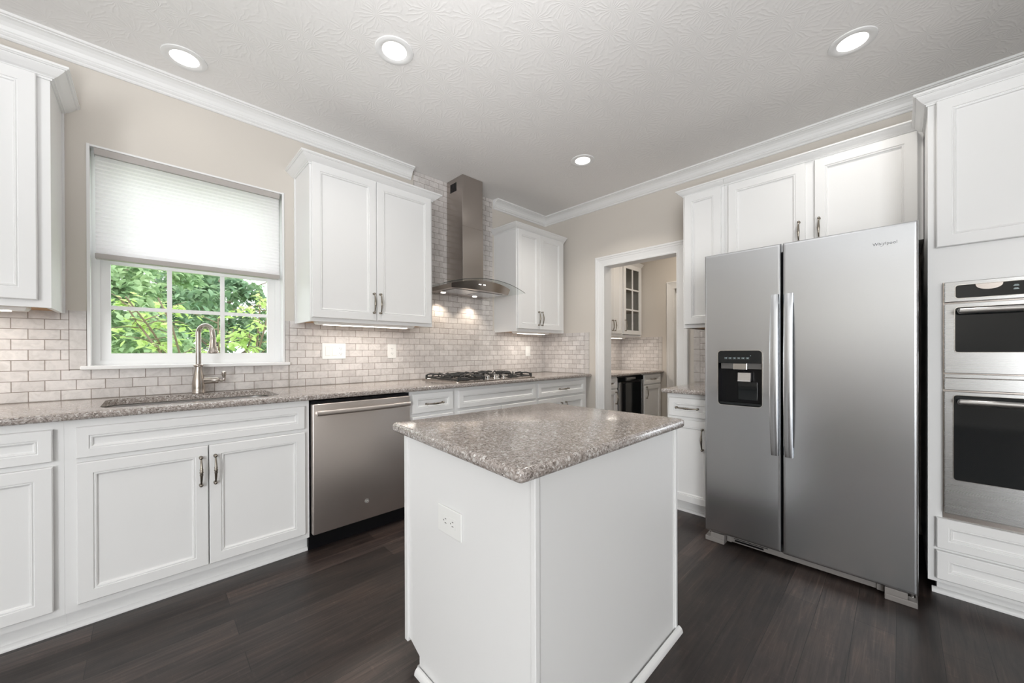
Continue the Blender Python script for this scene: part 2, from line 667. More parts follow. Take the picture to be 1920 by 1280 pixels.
def cab_crown(mb, u0, u1, D, z0, out, hgt, left=True, right=True, dmin=0.0):
    prof = [(0.0, 0.0), (0.12, 0.0), (0.12, 0.15), (0.20, 0.15), (0.24, 0.21), (0.40, 0.31), (0.66, 0.56), (0.78, 0.70), (0.78, 0.76), (0.88, 0.76), (0.95, 0.84), (1.0, 0.84), (1.0, 1.0), (0.0, 1.0)]
    R = []
    for o, h in prof:
        o *= out
        z = z0+h*hgt
        R.append([(u0-(o if left else 0), dmin, z), (u0-(o if left else 0), D+o, z), (u1+(o if right else 0), D+o, z), (u1+(o if right else 0), dmin, z)])
    n = len(prof)
    V = [[mb.v(p) for p in r] for r in R]
    for a in range(n):
        b2 = (a+1) % n
        for i in range(3):
            mb.bm.faces.new((V[a][i], V[a][i+1], V[b2][i+1], V[b2][i]))
    mb.bm.faces.new([V[a][0] for a in range(n)])
    mb.bm.faces.new([V[a][3] for a in range(n)][::-1])
    return mb


# ------------------------------------------------------------------ setting
CEIL = 2.665
XL, YR = -6.9, -6.4
mb = MB()
mb.box(XL, 2.6, YR, 0.0, -0.08, 0.0)
struct(mb.build('floor', M['floor']))
mb = MB()
mb.box(XL-0.12, 2.6, YR-0.12, 0.14, CEIL, CEIL+0.1)
struct(mb.build('ceiling', M['ceiling']))


def wall_hole(name, outer, hole, mk, h0, h1, material):
    mb = MB()
    mb.slab_hole(outer, hole, mk, h0, h1)
    return struct(mb.build(name, material))


def R4(a0, a1, c0, c1):
    return [(a0, c0), (a1, c0), (a1, c1), (a0, c1)]


WX0, WX1, WZ0, WZ1 = -3.565, -2.70, 1.045, 2.18
wall_hole('wall_left', R4(XL, 0.0, 0.0, CEIL), R4(WX0-0.012, WX1+0.012, WZ0-0.02, WZ1+0.01), lambda p, h: (p[0], h, p[1]), 0.0, 0.14, M['wall'])
# wall with the cased opening
mb = MB()
pts = [(0.14, 0.0), (-0.785, 0.0), (-0.785, 1.995), (-1.546, 1.995), (-1.546, 0.0), (YR, 0.0), (YR, CEIL), (0.14, CEIL)]
mb.prism(pts, 0, 0.0, 0.12)
struct(mb.build('wall_right', M['wall']))
# breakfast-room walls out of frame, with the openings that let the daylight in
wall_hole('wall_far_left', R4(YR, 0.0, 0.0, CEIL), R4(-6.2, -4.5, 0.04, 2.45), lambda p, h: (h, p[0], p[1]), XL-0.12, XL, M['wall'])
wall_hole('wall_rear', R4(XL, 0.0, 0.0, CEIL), R4(-6.2, -4.4, 0.75, 2.3), lambda p, h: (p[0], h, p[1]), YR-0.12, YR, M['wall'])
# pantry beyond the opening
mb = MB()
mb.box(0.12, 2.5, 0.0, 0.12, 0.0, CEIL)
struct(mb.build('wall_pantry_back', M['wall']))
mb = MB()
pts = [(0.0, 0.0), (-0.775, 0.0), (-0.775, 1.97), (-1.56, 1.97), (-1.56, 0.0), (-2.2, 0.0), (-2.2, CEIL), (0.0, CEIL)]
mb.prism(pts, 0, 1.74, 1.86)
struct(mb.build('wall_pantry_far', M['wall']))
mb = MB()
mb.box(0.12, 2.5, -2.3, -2.2, 0.0, CEIL)
struct(mb.build('wall_pantry_near', M['wall']))

# room crown moulding
CP = [(0.0, -0.091), (0.008, -0.091), (0.013, -0.086), (0.013, -0.078), (0.018, -0.076), (0.024, -0.070), (0.024, -0.064),
      (0.028, -0.060), (0.034, -0.044), (0.046, -0.030), (0.060, -0.021), (0.070, -0.018), (0.070, -0.014), (0.080, -0.012), (0.080, 0.0), (0.0, 0.0)]


def sweep(name, stations):
    mb = MB()
    rings = [[f(o_, CEIL+z) for o_, z in CP] for f in stations]
    mb.loops(rings)
    return struct(mb.build(name, M['trim']))


sweep('trim_1', [lambda o, z: (XL, -o, z), lambda o, z: (-1.742, -o, z)])
sweep('trim_2', [lambda o, z: (-0.812, -o, z), lambda o, z: (-o, -o, z), lambda o, z: (-o, YR, z)])

# cased opening (kitchen side)
def casing(name, T, u0, u1, ztop, w, parent=None):
    """flat-moulded door casing around an opening, on plane d=0"""
    mb = MB(T)
    prof = [(0, 0), (0, 0.010), (0.012, 0.013), (0.018, 0.011), (0.030, 0.012), (0.062, 0.017), (0.066, 0.020), (0.080, 0.022), (0.084, 0.026), (w-0.004, 0.026), (w, 0.022), (w, 0)]
    R = []
    for o, d in prof:
        R.append([(u0-o, d, 0.0), (u0-o, d, ztop+o), (u1+o, d, ztop+o), (u1+o, d, 0.0)])
    V = [[mb.v(p) for p in r] for r in R]
    n = len(prof)
    for a in range(n):
        b2 = (a+1) % n
        for i in range(3):
            mb.bm.faces.new((V[a][i], V[a][i+1], V[b2][i+1], V[b2][i]))
    mb.bm.faces.new([V[a][0] for a in range(n)])
    mb.bm.faces.new([V[a][3] for a in range(n)])
    return mb.build(name, M['trim'], parent)


struct(casing('trim_3', LB, 0.802, 1.531, 1.980, 0.100))
mb = MB()
mb.box(-0.002, 0.122, -0.802, -0.785, 0.0, 1.995)
mb.box(-0.002, 0.122, -1.546, -1.531, 0.0, 1.995)
mb.box(-0.002, 0.122, -1.546, -0.785, 1.980, 1.995)
struct(mb.build('trim_4', M['trim']))
# pantry door in the far wall
LP = lambda u, d, z: (1.74-d, -u, z)
d1 = thing('door_1', (1.74, -1.17, 0), 'white panel door in its casing at the end of the pantry', 'door')
d1['kind'] = 'structure'
casing('door_casing', LP, 0.785, 1.55, 1.955, 0.095, d1)
mb = MB(LP)
mb.box(0.775, 0.79, -0.12, 0.001, 0.0, 1.97)
mb.box(1.545, 1.56, -0.12, 0.001, 0.0, 1.97)
mb.box(0.775, 1.56, -0.12, 0.001, 1.955, 1.97)
mb.build('door_jamb', M['trim'], d1)
mb = MB(LP)
mb.box(0.79, 1.545, -0.085, -0.055, 0.005, 1.955)
for z0, z1 in ((0.15, 0.85), (0.98, 1.85)):
    for u0, u1 in ((0.89, 1.13), (1.21, 1.45)):
        panel_front(mb, u0, u1, z0, z1, -0.055, 0.004, 0.0)
mb.build('door_slab', M['trim'], d1)
# baseboards
for nm, T, u0, u1 in (('baseboard_right', LB, 0.64, 0.698), ('baseboard_behind_fridge', LB, 2.10, 2.98)):
    mb = MB(T)
    mb.box(u0, u1, 0, 0.014, 0.0, 0.10, 0.003)
    struct(mb.build(nm, M['trim']))

# ------------------------------------------------------------------ window
w1 = thing('window_1', (-3.13, 0.0, WZ0), 'white double hung window over the sink with grilles in the lower sash', 'window')
w1['kind'] = 'structure'
mb = MB()
mb.box(WX0-0.012, WX0, -0.006, 0.13, WZ0, WZ1+0.01, 0.001)
mb.box(WX1, WX1+0.012, -0.006, 0.13, WZ0, WZ1+0.01, 0.001)
mb.box(WX0-0.012, WX1+0.012, 0.0, 0.13, WZ1, WZ1+0.01)
mb.build('window_jamb', M['trim'], w1)
mb = MB()
mb.box(WX0-0.035, WX1+0.037, -0.035, 0.075, WZ0-0.016, WZ0+0.004, 0.004)
mb.build('window_sill', M['trim'], w1)
mb = MB()
GX0, GX1, GZ0, GZ1 = -3.497, -2.773, 1.112, 1.594
fo = R4(WX0, WX1, WZ0+0.004, WZ1)
mb.slab_hole(fo, R4(WX0+0.03, WX1-0.03, WZ0+0.028, WZ1-0.03), lambda p, h: (p[0], h, p[1]), 0.062, 0.125)
mb.build('window_frame', M['vinyl'], w1)
mb = MB()
mb.slab_hole(R4(WX0+0.03, WX1-0.03, WZ0+0.028, 1.64), R4(GX0, GX1, GZ0, GZ1), lambda p, h: (p[0], h, p[1]), 0.072, 0.095)
sash = mb.build('lower_sash', M['vinyl'], w1)
mb = MB()
for x in (-3.261, -3.014):
    mb.box(x-0.011, x+0.011, 0.079, 0.089, GZ0, GZ1)
mb.box(GX0, GX1, 0.0795, 0.0885, 1.350, 1.371)
mb.build('grille', M['vinyl'], sash)
mb = MB()
mb.box(GX0, GX1, 0.082, 0.086, GZ0, GZ1)
mb.build('pane', M['glass'], sash)
mb = MB()
mb.slab_hole(R4(WX0+0.03, WX1-0.03, 1.61, WZ1-0.03), R4(GX0, GX1, 1.655, 2.10), lambda p, h: (p[0], h, p[1]), 0.098, 0.12)
sash = mb.build('upper_sash', M['vinyl'], w1)
mb = MB()
mb.box(GX0, GX1, 0.106, 0.110, 1.655, 2.10)
mb.build('pane', M['glass'], sash)

# pleated shade
sh = thing('cellular_shade', (-3.13, 0.02, 1.6), 'white pleated cellular shade half lowered inside the sink window', 'window shade')
mb = MB()
mb.box(WX0+0.014, WX1-0.014, -0.004, 0.045, 2.142, 2.178, 0.003)
mb.build('head_rail', M['fabric_rail'], sh)
mb = MB()
n = 25
z0, z1 = 1.632, 2.142
front, back = [], []
for i in range(2*n+1):
    z = z0+(z1-z0)*i/(2*n)
    b_ = 0.005 if i % 2 == 0 else 0.0
    front.append((0.006+b_, z))
    back.append((0.034-b_, z))
loop = front+back[::-1]
mb.prism([(y, z) for y, z in loop], 0, WX0+0.018, WX1-0.018)
mb.build('pleated_fabric', M['shade'], sh)
mb = MB()
mb.box(WX0+0.016, WX1-0.016, 0.0, 0.040, 1.606, 1.634, 0.004)
mb.build('bottom_rail', M['fabric_rail'], sh)

# ------------------------------------------------------------------ backsplashes
bs = thing('backsplash', (-3.0, 0, 0.88), 'taupe subway tile backsplash along the sink and cooktop wall', 'backsplash')
TT = 0.008
mb = MB(LA)
mb.box(XL, -3.638, 0.0005, TT, 0.88, 1.328)
mb.box(-3.638, -2.668, 0.0005, TT, 0.88, WZ0-0.017)
mb.box(-2.660, -1.716, 0.0005, TT, 0.88, 1.328)
mb.box(-1.716, -0.826, 0.0005, TT, 0.88, CEIL-0.002)
mb.box(-0.826, -0.0085, 0.0005, TT, 0.88, 1.328)
mb.build('tile_field', M['tileA'], bs)
mb = MB(LA)
mb.box(-3.636, WX0-0.014, 0.0005, TT, WZ0-0.014, 1.328)
mb.build('edge_tiles', M['edgetile'], bs)
mb = MB(LA)
mb.box(WX1+0.014, -2.662, 0.0005, TT, WZ0-0.014, 1.328)
mb.build('edge_tiles', M['edgetile'], bs)
mb = MB(LA)
mb.box(-3.6382, -3.6358, 0.0005, TT+0.0003, WZ0-0.02, 1.328)
mb.build('grout_joint', M['grout'], bs)
mb = MB(LA)
mb.box(-2.6622, -2.6598, 0.0005, TT+0.0003, WZ0-0.02, 1.328)
mb.build('grout_joint', M['grout'], bs)
mb = MB(LB)
mb.box(0.0, 0.562, 0.0005, TT, 0.88, 1.316)
mb.build('tile_return', M['tileB'], bs)
mb = MB(LB)
mb.box(0.5642, 0.612, 0.0005, TT, 0.88, 1.316)
mb.build('edge_tiles', M['edgetile'], bs)
mb = MB(LB)
mb.box(0.562, 0.5642, 0.0005, TT, 0.88, 1.316)
mb.build('grout_joint', M['grout'], bs)
bs = thing('backsplash', (0, -1.85, 0.86), 'strip of subway tile backsplash showing just left of the refrigerator', 'backsplash')
mb = MB(LB)
mb.box(1.728, 2.2, 0.0005, TT, 0.858, 1.30)
mb.build('tile_field', M['tileB'], bs)
mb = MB(LB)
mb.box(1.676, 1.726, 0.0005, TT, 0.858, 1.30)
mb.build('edge_tiles', M['edgetile'], bs)
mb = MB(LB)
mb.box(1.726, 1.728, 0.0005, TT, 0.858, 1.30)
mb.build('grout_joint', M['grout'], bs)
bs = thing('backsplash', (1.74, -0.3, 0.85), 'subway tile backsplash inside the pantry seen through the cased opening', 'backsplash')
mb = MB(LA)
mb.box(0.121, 1.7395, 0.002, TT, 0.85, 1.312)
mb.build('tile_field', M['tileA'], bs)
mb = MB(LP)
mb.box(0.009, 0.568, 0.0005, TT, 0.85, 1.312)
mb.build('tile_return', M['tileB'], bs)
mb = MB(LP)
mb.box(0.570, 0.620, 0.0005, TT, 0.85, 1.312)
mb.build('edge_tiles', M['edgetile'], bs)


# ------------------------------------------------------------------ wall cabinets
def wall_cabinet(T, u0, u1, D, z0, z1, doors, label, crown=None, loc=None, handles=(), scribe=None, open_front=None, wood=True, zd=None):
    c = thing('wall_cabinet', loc or T((u0+u1)/2, 0, z0), label, 'cabinet', None)
    if not open_front:
        mb = MB(T)
        mb.box(u0, u1, 0.0005 if T is not LP else 0, D, z0+(0.012 if wood else 0), z1)
        # face frame and end panels drop slightly below the underside
        if wood:
            mb.box(u0, u1, D-0.02, D, z0, z0+0.012)
            mb.box(u0, u0+0.016, 0.0005, D-0.02, z0, z0+0.012)
            mb.box(u1-0.016, u1, 0.0005, D-0.02, z0, z0+0.012)
        mb.build('body', M['white'], c)
        if wood:
            mb = MB(T)
            mb.box(u0+0.017, u1-0.017, 0.001, D-0.021, z0+0.009, z0+0.0119)
            mb.build('underside', M['wood'], c)
    for k, (a, b_, za, zb) in enumerate(doors):
        mb = MB(T)
        panel_front(mb, a, b_, za, zb, D+0.0005, 0.02, 0.048)
        dr = mb.build('door', M['white'], c)
        for hk, hu, hz, hl in handles:
            if hk == k:
                pull(T, hu, D+0.0205, hz, hl, dr)
    if crown:
        cu0, cu1, l, r, out, cz, ch = crown
        mb = MB(T)
        cab_crown(mb, cu0, cu1, D+0.0006, cz, out, ch, l, r, 0.0005)
        mb.build('crown_moulding', M['white'], c)
    if scribe:
        mb = MB(T)
        for s in scribe:
            mb.box(s, s+0.008, 0.0005, 0.018, z0, z1-0.005)
        mb.build('scribe_moulding', M['white'], c)
    return c


wall_cabinet(LA, -4.43, -3.656, 0.32, 1.312, 2.318,
             [(-4.41, -4.055, 1.342, 2.306), (-4.05, -3.692, 1.342, 2.306)],
             'white wall cabinet left of the sink window, cut off by the left edge', (-4.43, -3.656, True, True, 0.06, 2.300, 0.058),
             handles=[(1, -4.01, 1.455, 0.13), (0, -4.09, 1.455, 0.13)], scribe=[-3.656])
wall_cabinet(LA, -2.622, -1.735, 0.32, 1.312, 2.318,
             [(-2.612, -2.197, 1.336, 2.312), (-2.193, -1.753, 1.336, 2.312)],
             'white two-door wall cabinet between the sink window and the range hood', (-2.622, -1.735, True, True, 0.06, 2.300, 0.055),
             handles=[(0, -2.219, 1.455, 0.14), (1, -2.172, 1.455, 0.14)], scribe=[-2.630])
wall_cabinet(LA, -0.797, -0.0605, 0.32, 1.312, 2.318,
             [(-0.785, -0.475, 1.340, 2.305), (-0.470, -0.112, 1.340, 2.305)],
             'white two-door wall cabinet between the range hood and the corner', (-0.797, -0.0605, True, False, 0.055, 2.300, 0.052),
             handles=[(0, -0.497, 1.450, 0.14), (1, -0.447, 1.450, 0.14)])
wall_cabinet(LB, 1.768, 2.0505, 0.46, 1.286, 2.276,
             [(1.783, 2.030, 1.312, 2.262)],
             'narrow tall white wall cabinet just left of the refrigerator top', (1.768, 2.0505, True, False, 0.042, 2.266, 0.045))
wall_cabinet(LB, 2.0515, 2.9865, 0.46, 1.692, 2.276,
             [(2.076, 2.499, 1.712, 2.256), (2.544, 2.966, 1.712, 2.256)],
             'white two-door wall cabinet over the refrigerator', (2.0515, 2.9865, False, False, 0.042, 2.266, 0.045),
             handles=[(0, 2.470, 1.842, 0.125), (1, 2.566, 1.842, 0.125)])

# pantry wall cabinets
wall_cabinet(LA, 0.66, 1.1675, 0.33, 1.312, 2.30,
             [(0.675, 0.918, 1.345, 2.28), (0.923, 1.155, 1.345, 2.28)],
             'white solid-door wall cabinet in the pantry beside the glass-door one', (0.66, 1.1675, True, False, 0.05, 2.285, 0.06),
             handles=[(0, 0.893, 1.445, 0.14), (1, 0.952, 1.445, 0.14)])
gc = wall_cabinet(LA, 1.1685, 1.70, 0.33, 1.312, 2.30, [],
                  'white pantry wall cabinet with a six-light glass door', (1.1685, 1.70, False, True, 0.03, 2.285, 0.06), open_front=True, wood=False)
mb = MB(LA)
mb.box(1.1685, 1.186, 0.0005, 0.33, 1.312, 2.30)
mb.box(1.6825, 1.70, 0.0005, 0.33, 1.312, 2.30)
mb.box(1.186, 1.6825, 0.0005, 0.33, 1.312, 1.335)
mb.box(1.186, 1.6825, 0.0005, 0.33, 2.28, 2.30)
mb.build('body', M['white'], gc)
mb = MB(LA)
mb.box(1.186, 1.6825, 0.0005, 0.008, 1.335, 2.28)
mb.build('back_panel', M['inside'], gc)
for z in (1.66, 1.97):
    mb = MB(LA)
    mb.box(1.187, 1.682, 0.009, 0.30, z, z+0.016)
    mb.build('shelf', M['inside'], gc)
gu0, gu1, gz0, gz1 = 1.182, 1.672, 1.345, 2.285
mb = MB(LA)
mb.slab_hole(R4(gu0, gu1, gz0, gz1), R4(gu0+0.062, gu1-0.062, gz0+0.055, gz1-0.055), lambda p, h: (p[0], h, p[1]), 0.3305, 0.352)
gd = mb.build('glass_door', M['white'], gc)
mb = MB(LA)
mb.box(gu0+0.062, gu1-0.062, 0.338, 0.342, gz0+0.055, gz1-0.055)
mb.build('pane', M['cabglass'], gd)
mb = MB(LA)
um = (gu0+gu1)/2
mb.box(um-0.009, um+0.009, 0.334, 0.350, gz0+0.055, gz1-0.055)
for k in (1, 2):
    z = gz0+0.055+(gz1-gz0-0.11)*k/3
    mb.box(gu0+0.062, gu1-0.062, 0.3345, 0.3495, z-0.010, z+0.010)
mb.build('muntins', M['white'], gd)
pull(LA, 1.215, 0.352, 1.46, 0.15, gd)


# ------------------------------------------------------------------ base cabinets
def base_cabinet(T, u0, u1, D, z0, z1, fronts, label, toe=0.05, shoe=True, shoe_ends=(False, False), open_top=False):
    """fronts: (kind, u0,u1,z0,z1, handle (u,z,len,vertical) or None)"""
    c = thing('base_cabinet', T((u0+u1)/2, D*0.5, 0), label, 'cabinet')
    mb = MB(T)
    if open_top:
        mb.box(u0, u0+0.018, 0.012, D-0.02, z0, z1)
        mb.box(u1-0.018, u1, 0.012, D-0.02, z0, z1)
        mb.box(u0+0.018, u1-0.018, 0.012, D-0.02, z0, z0+0.018)
        mb.box(u0+0.018, u1-0.018, 0.012, 0.02, z0+0.018, z1)
        mb.box(u0, u1, D-0.02, D, z0, z1)
    else:
        mb.box(u0, u1, 0.012, D, z0, z1)
    mb.build('body', M['white'], c)
    mb = MB(T)
    mb.box(u0, u1, 0.05, D-toe, 0.0005, z0)
    mb.build('toe_kick', M['white'], c)
    if shoe:
        mb = MB(T)
        mb.prism([(D-toe, 0.0005), (D-toe+0.016, 0.0005), (D-toe+0.016, 0.006), (D-toe+0.013, 0.013), (D-toe+0.007, 0.018), (D-toe, 0.020)], 0, u0, u1)
        mb.build('shoe_moulding', M['white'], c)
    for kind, a, b_, za, zb, h in fronts:
        mb = MB(T)
        panel_front(mb, a, b_, za, zb, D+0.0005, 0.02, 0.034 if kind != 'door' else 0.044)
        f = mb.build({'door': 'door', 'drawer': 'drawer', 'false': 'false_front'}[kind], M['white'], c)
        if h:
            pull(T, h[0], D+0.0205, h[1], h[2], f, h[3])
    return c


CB = 0.849          # underside of the long worktop
base_cabinet(LA, -4.45, -3.5932, 0.61, 0.085, CB,
             [('drawer', -4.43, -4.04, 0.695, 0.818, (-4.235, 0.757, 0.14, False)), ('drawer', -4.03, -3.620, 0.695, 0.818, None),
              ('door', -4.43, -4.04, 0.115, 0.675, None), ('door', -4.03, -3.620, 0.115, 0.675, None)],
             'white base cabinet with drawer over door at the far left', toe=0.045)
base_cabinet(LA, -3.5929, -2.7125, 0.61, 0.085, CB,
             [('false', -3.561, -2.737, 0.695, 0.818, None),
              ('door', -3.560, -3.152, 0.115, 0.676, (-3.179, 0.562, 0.135, True)), ('door', -3.148, -2.735, 0.115, 0.676, (-3.126, 0.562, 0.135, True))],
             'white sink base cabinet with two doors under a long false front', toe=0.045, open_top=True)
base_cabinet(LA, -2.1, -1.7276, 0.61, 0.085, CB,
             [('drawer', -2.082, -1.753, 0.697, 0.830, (-1.915, 0.757, 0.14, False)), ('door', -2.082, -1.753, 0.115, 0.675, (-1.785, 0.56, 0.135, True))],
             'narrow white base cabinet between the dishwasher and the cooktop cabinet', toe=0.045)
base_cabinet(LA, -1.7273, -0.8376, 0.61, 0.085, CB,
             [('false', -1.702, -0.857, 0.695, 0.825, None), ('door', -1.702, -1.282, 0.115, 0.675, (-1.31, 0.56, 0.135, True)), ('door', -1.277, -0.857, 0.115, 0.675, (-1.25, 0.56, 0.135, True))],
             'white base cabinet with a long false front under the cooktop', toe=0.045, open_top=True)
base_cabinet(LA, -0.8373, -0.055, 0.61, 0.085, CB,
             [('drawer', -0.820, -0.109, 0.695, 0.823, (-0.462, 0.755, 0.14, False)), ('door', -0.820, -0.467, 0.115, 0.675, (-0.5, 0.56, 0.135, True)), ('door', -0.462, -0.109, 0.115, 0.675, (-0.43, 0.56, 0.135, True))],
             'white base cabinet with a wide drawer in the corner right of the cooktop', toe=0.045)
base_cabinet(LB, 1.768, 2.078, 0.74, 0.085, 0.827,
             [('drawer', 1.783, 2.062, 0.672, 0.797, (1.908, 0.732, 0.145, False)), ('door', 1.783, 2.062, 0.100, 0.652, (2.006, 0.535, 0.14, True))],
             'white base cabinet with drawer and door just left of the refrigerator', toe=0.075)
# pantry base cabinets
base_cabinet(LA, 0.13, 0.562, 0.61, 0.085, 0.8215,
             [('drawer', 0.15, 0.542, 0.69, 0.805, (0.346, 0.75, 0.14, False)), ('door', 0.15, 0.542, 0.115, 0.672, (0.50, 0.58, 0.14, True))],
             'white pantry base cabinet left of the wine cooler', toe=0.05)
base_cabinet(LA, 1.182, 1.70, 0.61, 0.085, 0.8215,
             [('drawer', 1.200, 1.668, 0.69, 0.810, (1.434, 0.75, 0.14, False)), ('door', 1.200, 1.668, 0.115, 0.672, (1.245, 0.585, 0.15, True))],
             'white pantry base cabinet right of the wine cooler', toe=0.05)


# ------------------------------------------------------------------ worktops
def rrect(a0, a1, c0, c1, r, n=6):
    pts = []
    for cx, cz, s in ((a1-r, c0+r, -90), (a1-r, c1-r, 0), (a0+r, c1-r, 90), (a0+r, c0+r, 180)):
        for k in range(n+1):
            a = math.radians(s+90*k/n)
            pts.append((cx+r*math.cos(a), cz+r*math.sin(a)))
    return pts


def offset_poly(pts, o):
    """inset a convex CCW polygon by o"""
    out = []
    n = len(pts)
    for i in range(n):
        p0, p1, p2 = Vector(pts[i-1]), Vector(pts[i]), Vector(pts[(i+1) % n])
        e1 = (p1-p0).normalized()
        e2 = (p2-p1).normalized()
        n1 = Vector((-e1.y, e1.x))
        n2_ = Vector((-e2.y, e2.x))
        b_ = (n1+n2_)
        b_ = b_/max(1e-6, b_.dot(n1))
        out.append(tuple(p1+b_*o))
    return out


def worktop(name, outer, z0, z1, hole=None, r=0.011, parent=None):
    """outer CCW polygon; eased edges; optional hole"""
    mb = MB()
    N = 4
    prof = []
    for k in range(N+1):
        a = math.pi/2*k/N
        prof.append((r*(1-math.sin(a)), z0+r*(1-math.cos(a))))
    for k in range(N+1):
        a = math.pi/2*k/N
        prof.append((r*(1-math.cos(a)), z1-r*(1-math.sin(a))))
    rings = []
    for o_, z in prof:
        rings.append([(p[0], p[1], z) for p in offset_poly(outer, o_)])
    if hole is None:
        mb.loops(rings)
    else:
        V = [[mb.v(p) for p in rr_] for rr_ in rings]
        for a, c in zip(V[:-1], V[1:]):
            for i in range(len(a)):
                j = (i+1) % len(a)
                mb.bm.faces.new((a[i], a[j], c[j], c[i]))
        hs = []
        for ring, z in ((V[0], z0), (V[-1], z1)):
            h = [mb.v((p[0], p[1], z)) for p in hole]
            es = []
            for l in (ring, h):
                for i in range(len(l)):
                    e = mb.bm.edges.get((l[i], l[(i+1) % len(l)]))
                    es.append(e or mb.bm.edges.new((l[i], l[(i+1) % len(l)])))
            bmesh.ops.triangle_fill(mb.bm, use_beauty=True, use_dissolve=False, edges=es)
            hs.append(h)
        for i in range(len(hole)):
            j = (i+1) % len(hole)
            mb.bm.faces.new((hs[0][i], hs[0][j], hs[1][j], hs[1][i]))
    return mb.build(name, M['quartz'], parent, smooth=40)


CT = 0.880
sink_hole = rrect(-3.505, -2.830, -0.555, -0.115, 0.075, 8)
tag(worktop('countertop', [(-4.45, -0.648), (-0.009, -0.648), (-0.009, -0.009), (-4.45, -0.009)], 0.850, CT, sink_hole),
    'long speckled taupe quartz countertop with the sink and cooktop in it', 'countertop')
tag(worktop('countertop', [(-0.80, -2.086), (-0.009, -2.086), (-0.009, -1.748), (-0.80, -1.748)], 0.828, 0.858),
    'short speckled quartz countertop squeezed in left of the refrigerator', 'countertop')
tag(worktop('countertop', [(0.13, -0.648), (1.731, -0.648), (1.731, -0.009), (0.13, -0.009)], 0.822, 0.851),
    'quartz countertop over the wine cooler in the pantry', 'countertop')

# ------------------------------------------------------------------ island
isl = thing('kitchen_island', (-2.26, -1.97, 0), 'white panelled island base with shoe moulding standing on the dark floor', 'kitchen island')
IX0, IX1, IY0, IY1, IZ = -2.68, -1.852, -2.28, -1.645, 0.8115
mb = MB()
prof = [(IY0, 0.0005), (-1.735, 0.0005), (-1.735, 0.055), (-1.667, 0.085), (-1.667, IZ), (IY0, IZ)]
mb.prism(prof, 0, IX0, IX0+0.02)
mb.prism(prof, 0, IX1-0.02, IX1)
mb.box(IX0+0.02, IX1-0.02, IY0+0.002, -1.75, 0.0005, IZ)
mb.box(IX0+0.02, IX1-0.02, -1.75, -1.667, 0.085, IZ)
mb.build('body', M['white'], isl)
mb = MB()
mb.box(IX0-0.008, IX1+0.008, -1.6665, IY1, 0.072, IZ, 0.002)
mb.build('face_frame', M['white'], isl)
for a, b_, hx in ((IX0+0.02, -2.269, -2.30), (-2.263, IX1-0.02, -2.235)):
    LI = lambda u, d, z: (u, IY1+d, z)
    mb = MB(LI)
    panel_front(mb, a, b_, 0.10, 0.785, 0.0005, 0.02, 0.045)
    dr = mb.build('door', M['white'], isl)
    pull(LI, hx, 0.0205, 0.65, 0.135, dr)
mb = MB()
mb.box(IX0-0.004, IX0+0.014, IY0-0.005, IY0+0.012, 0.0005, IZ, 0.0025)
mb.build('corner_trim', M['white'], isl)
mb = MB()
mb.box(IX1-0.012, IX1+0.005, IY0-0.005, IY0+0.010, 0.0005, IZ, 0.0025)
mb.build('corner_trim', M['white'], isl)


def qr(r):
    return [(0, 0.0005)]+[(r*math.cos(a), 0.0005+r*1.3*math.sin(a)) for a in [math.pi/2*k/5 for k in range(6)]]


mb = MB()
rr_ = 0.017
mb.loops([[(IX0-rr_, IY0-0.0055-p[0], p[1]) for p in qr(rr_)], [(IX1+0.012, IY0-0.0055-p[0], p[1]) for p in qr(rr_)]])
mb.loops([[(IX0-0.0045-p[0], IY0-0.0055, p[1]) for p in qr(rr_)], [(IX0-0.0045-p[0], -1.735, p[1]) for p in qr(rr_)]])
mb.loops([[(IX0, -1.735+p[0], p[1]) for p in qr(rr_)], [(IX1, -1.735+p[0], p[1]) for p in qr(rr_)]])
mb.build('shoe_moulding', M['white'], isl)


def round_poly(pts, r, n=4):
    out = []
    m_ = len(pts)
    for i in range(m_):
        p0, p1, p2 = Vector(pts[i-1]), Vector(pts[i]), Vector(pts[(i+1) % m_])
        a = p1+(p0-p1).normalized()*r
        c = p1+(p2-p1).normalized()*r
        for k in range(n+1):
            t_ = k/n
            out.append(tuple(a*(1-t_)**2+p1*2*t_*(1-t_)+c*t_**2))
    return out


tag(worktop('island_countertop', round_poly([(-2.757, -2.308), (-1.822, -2.308), (-1.832, -1.598), (-2.690, -1.548)], 0.022), 0.812, 0.846, r=0.013),
    'speckled taupe quartz slab with eased edges on top of the white island', 'countertop')


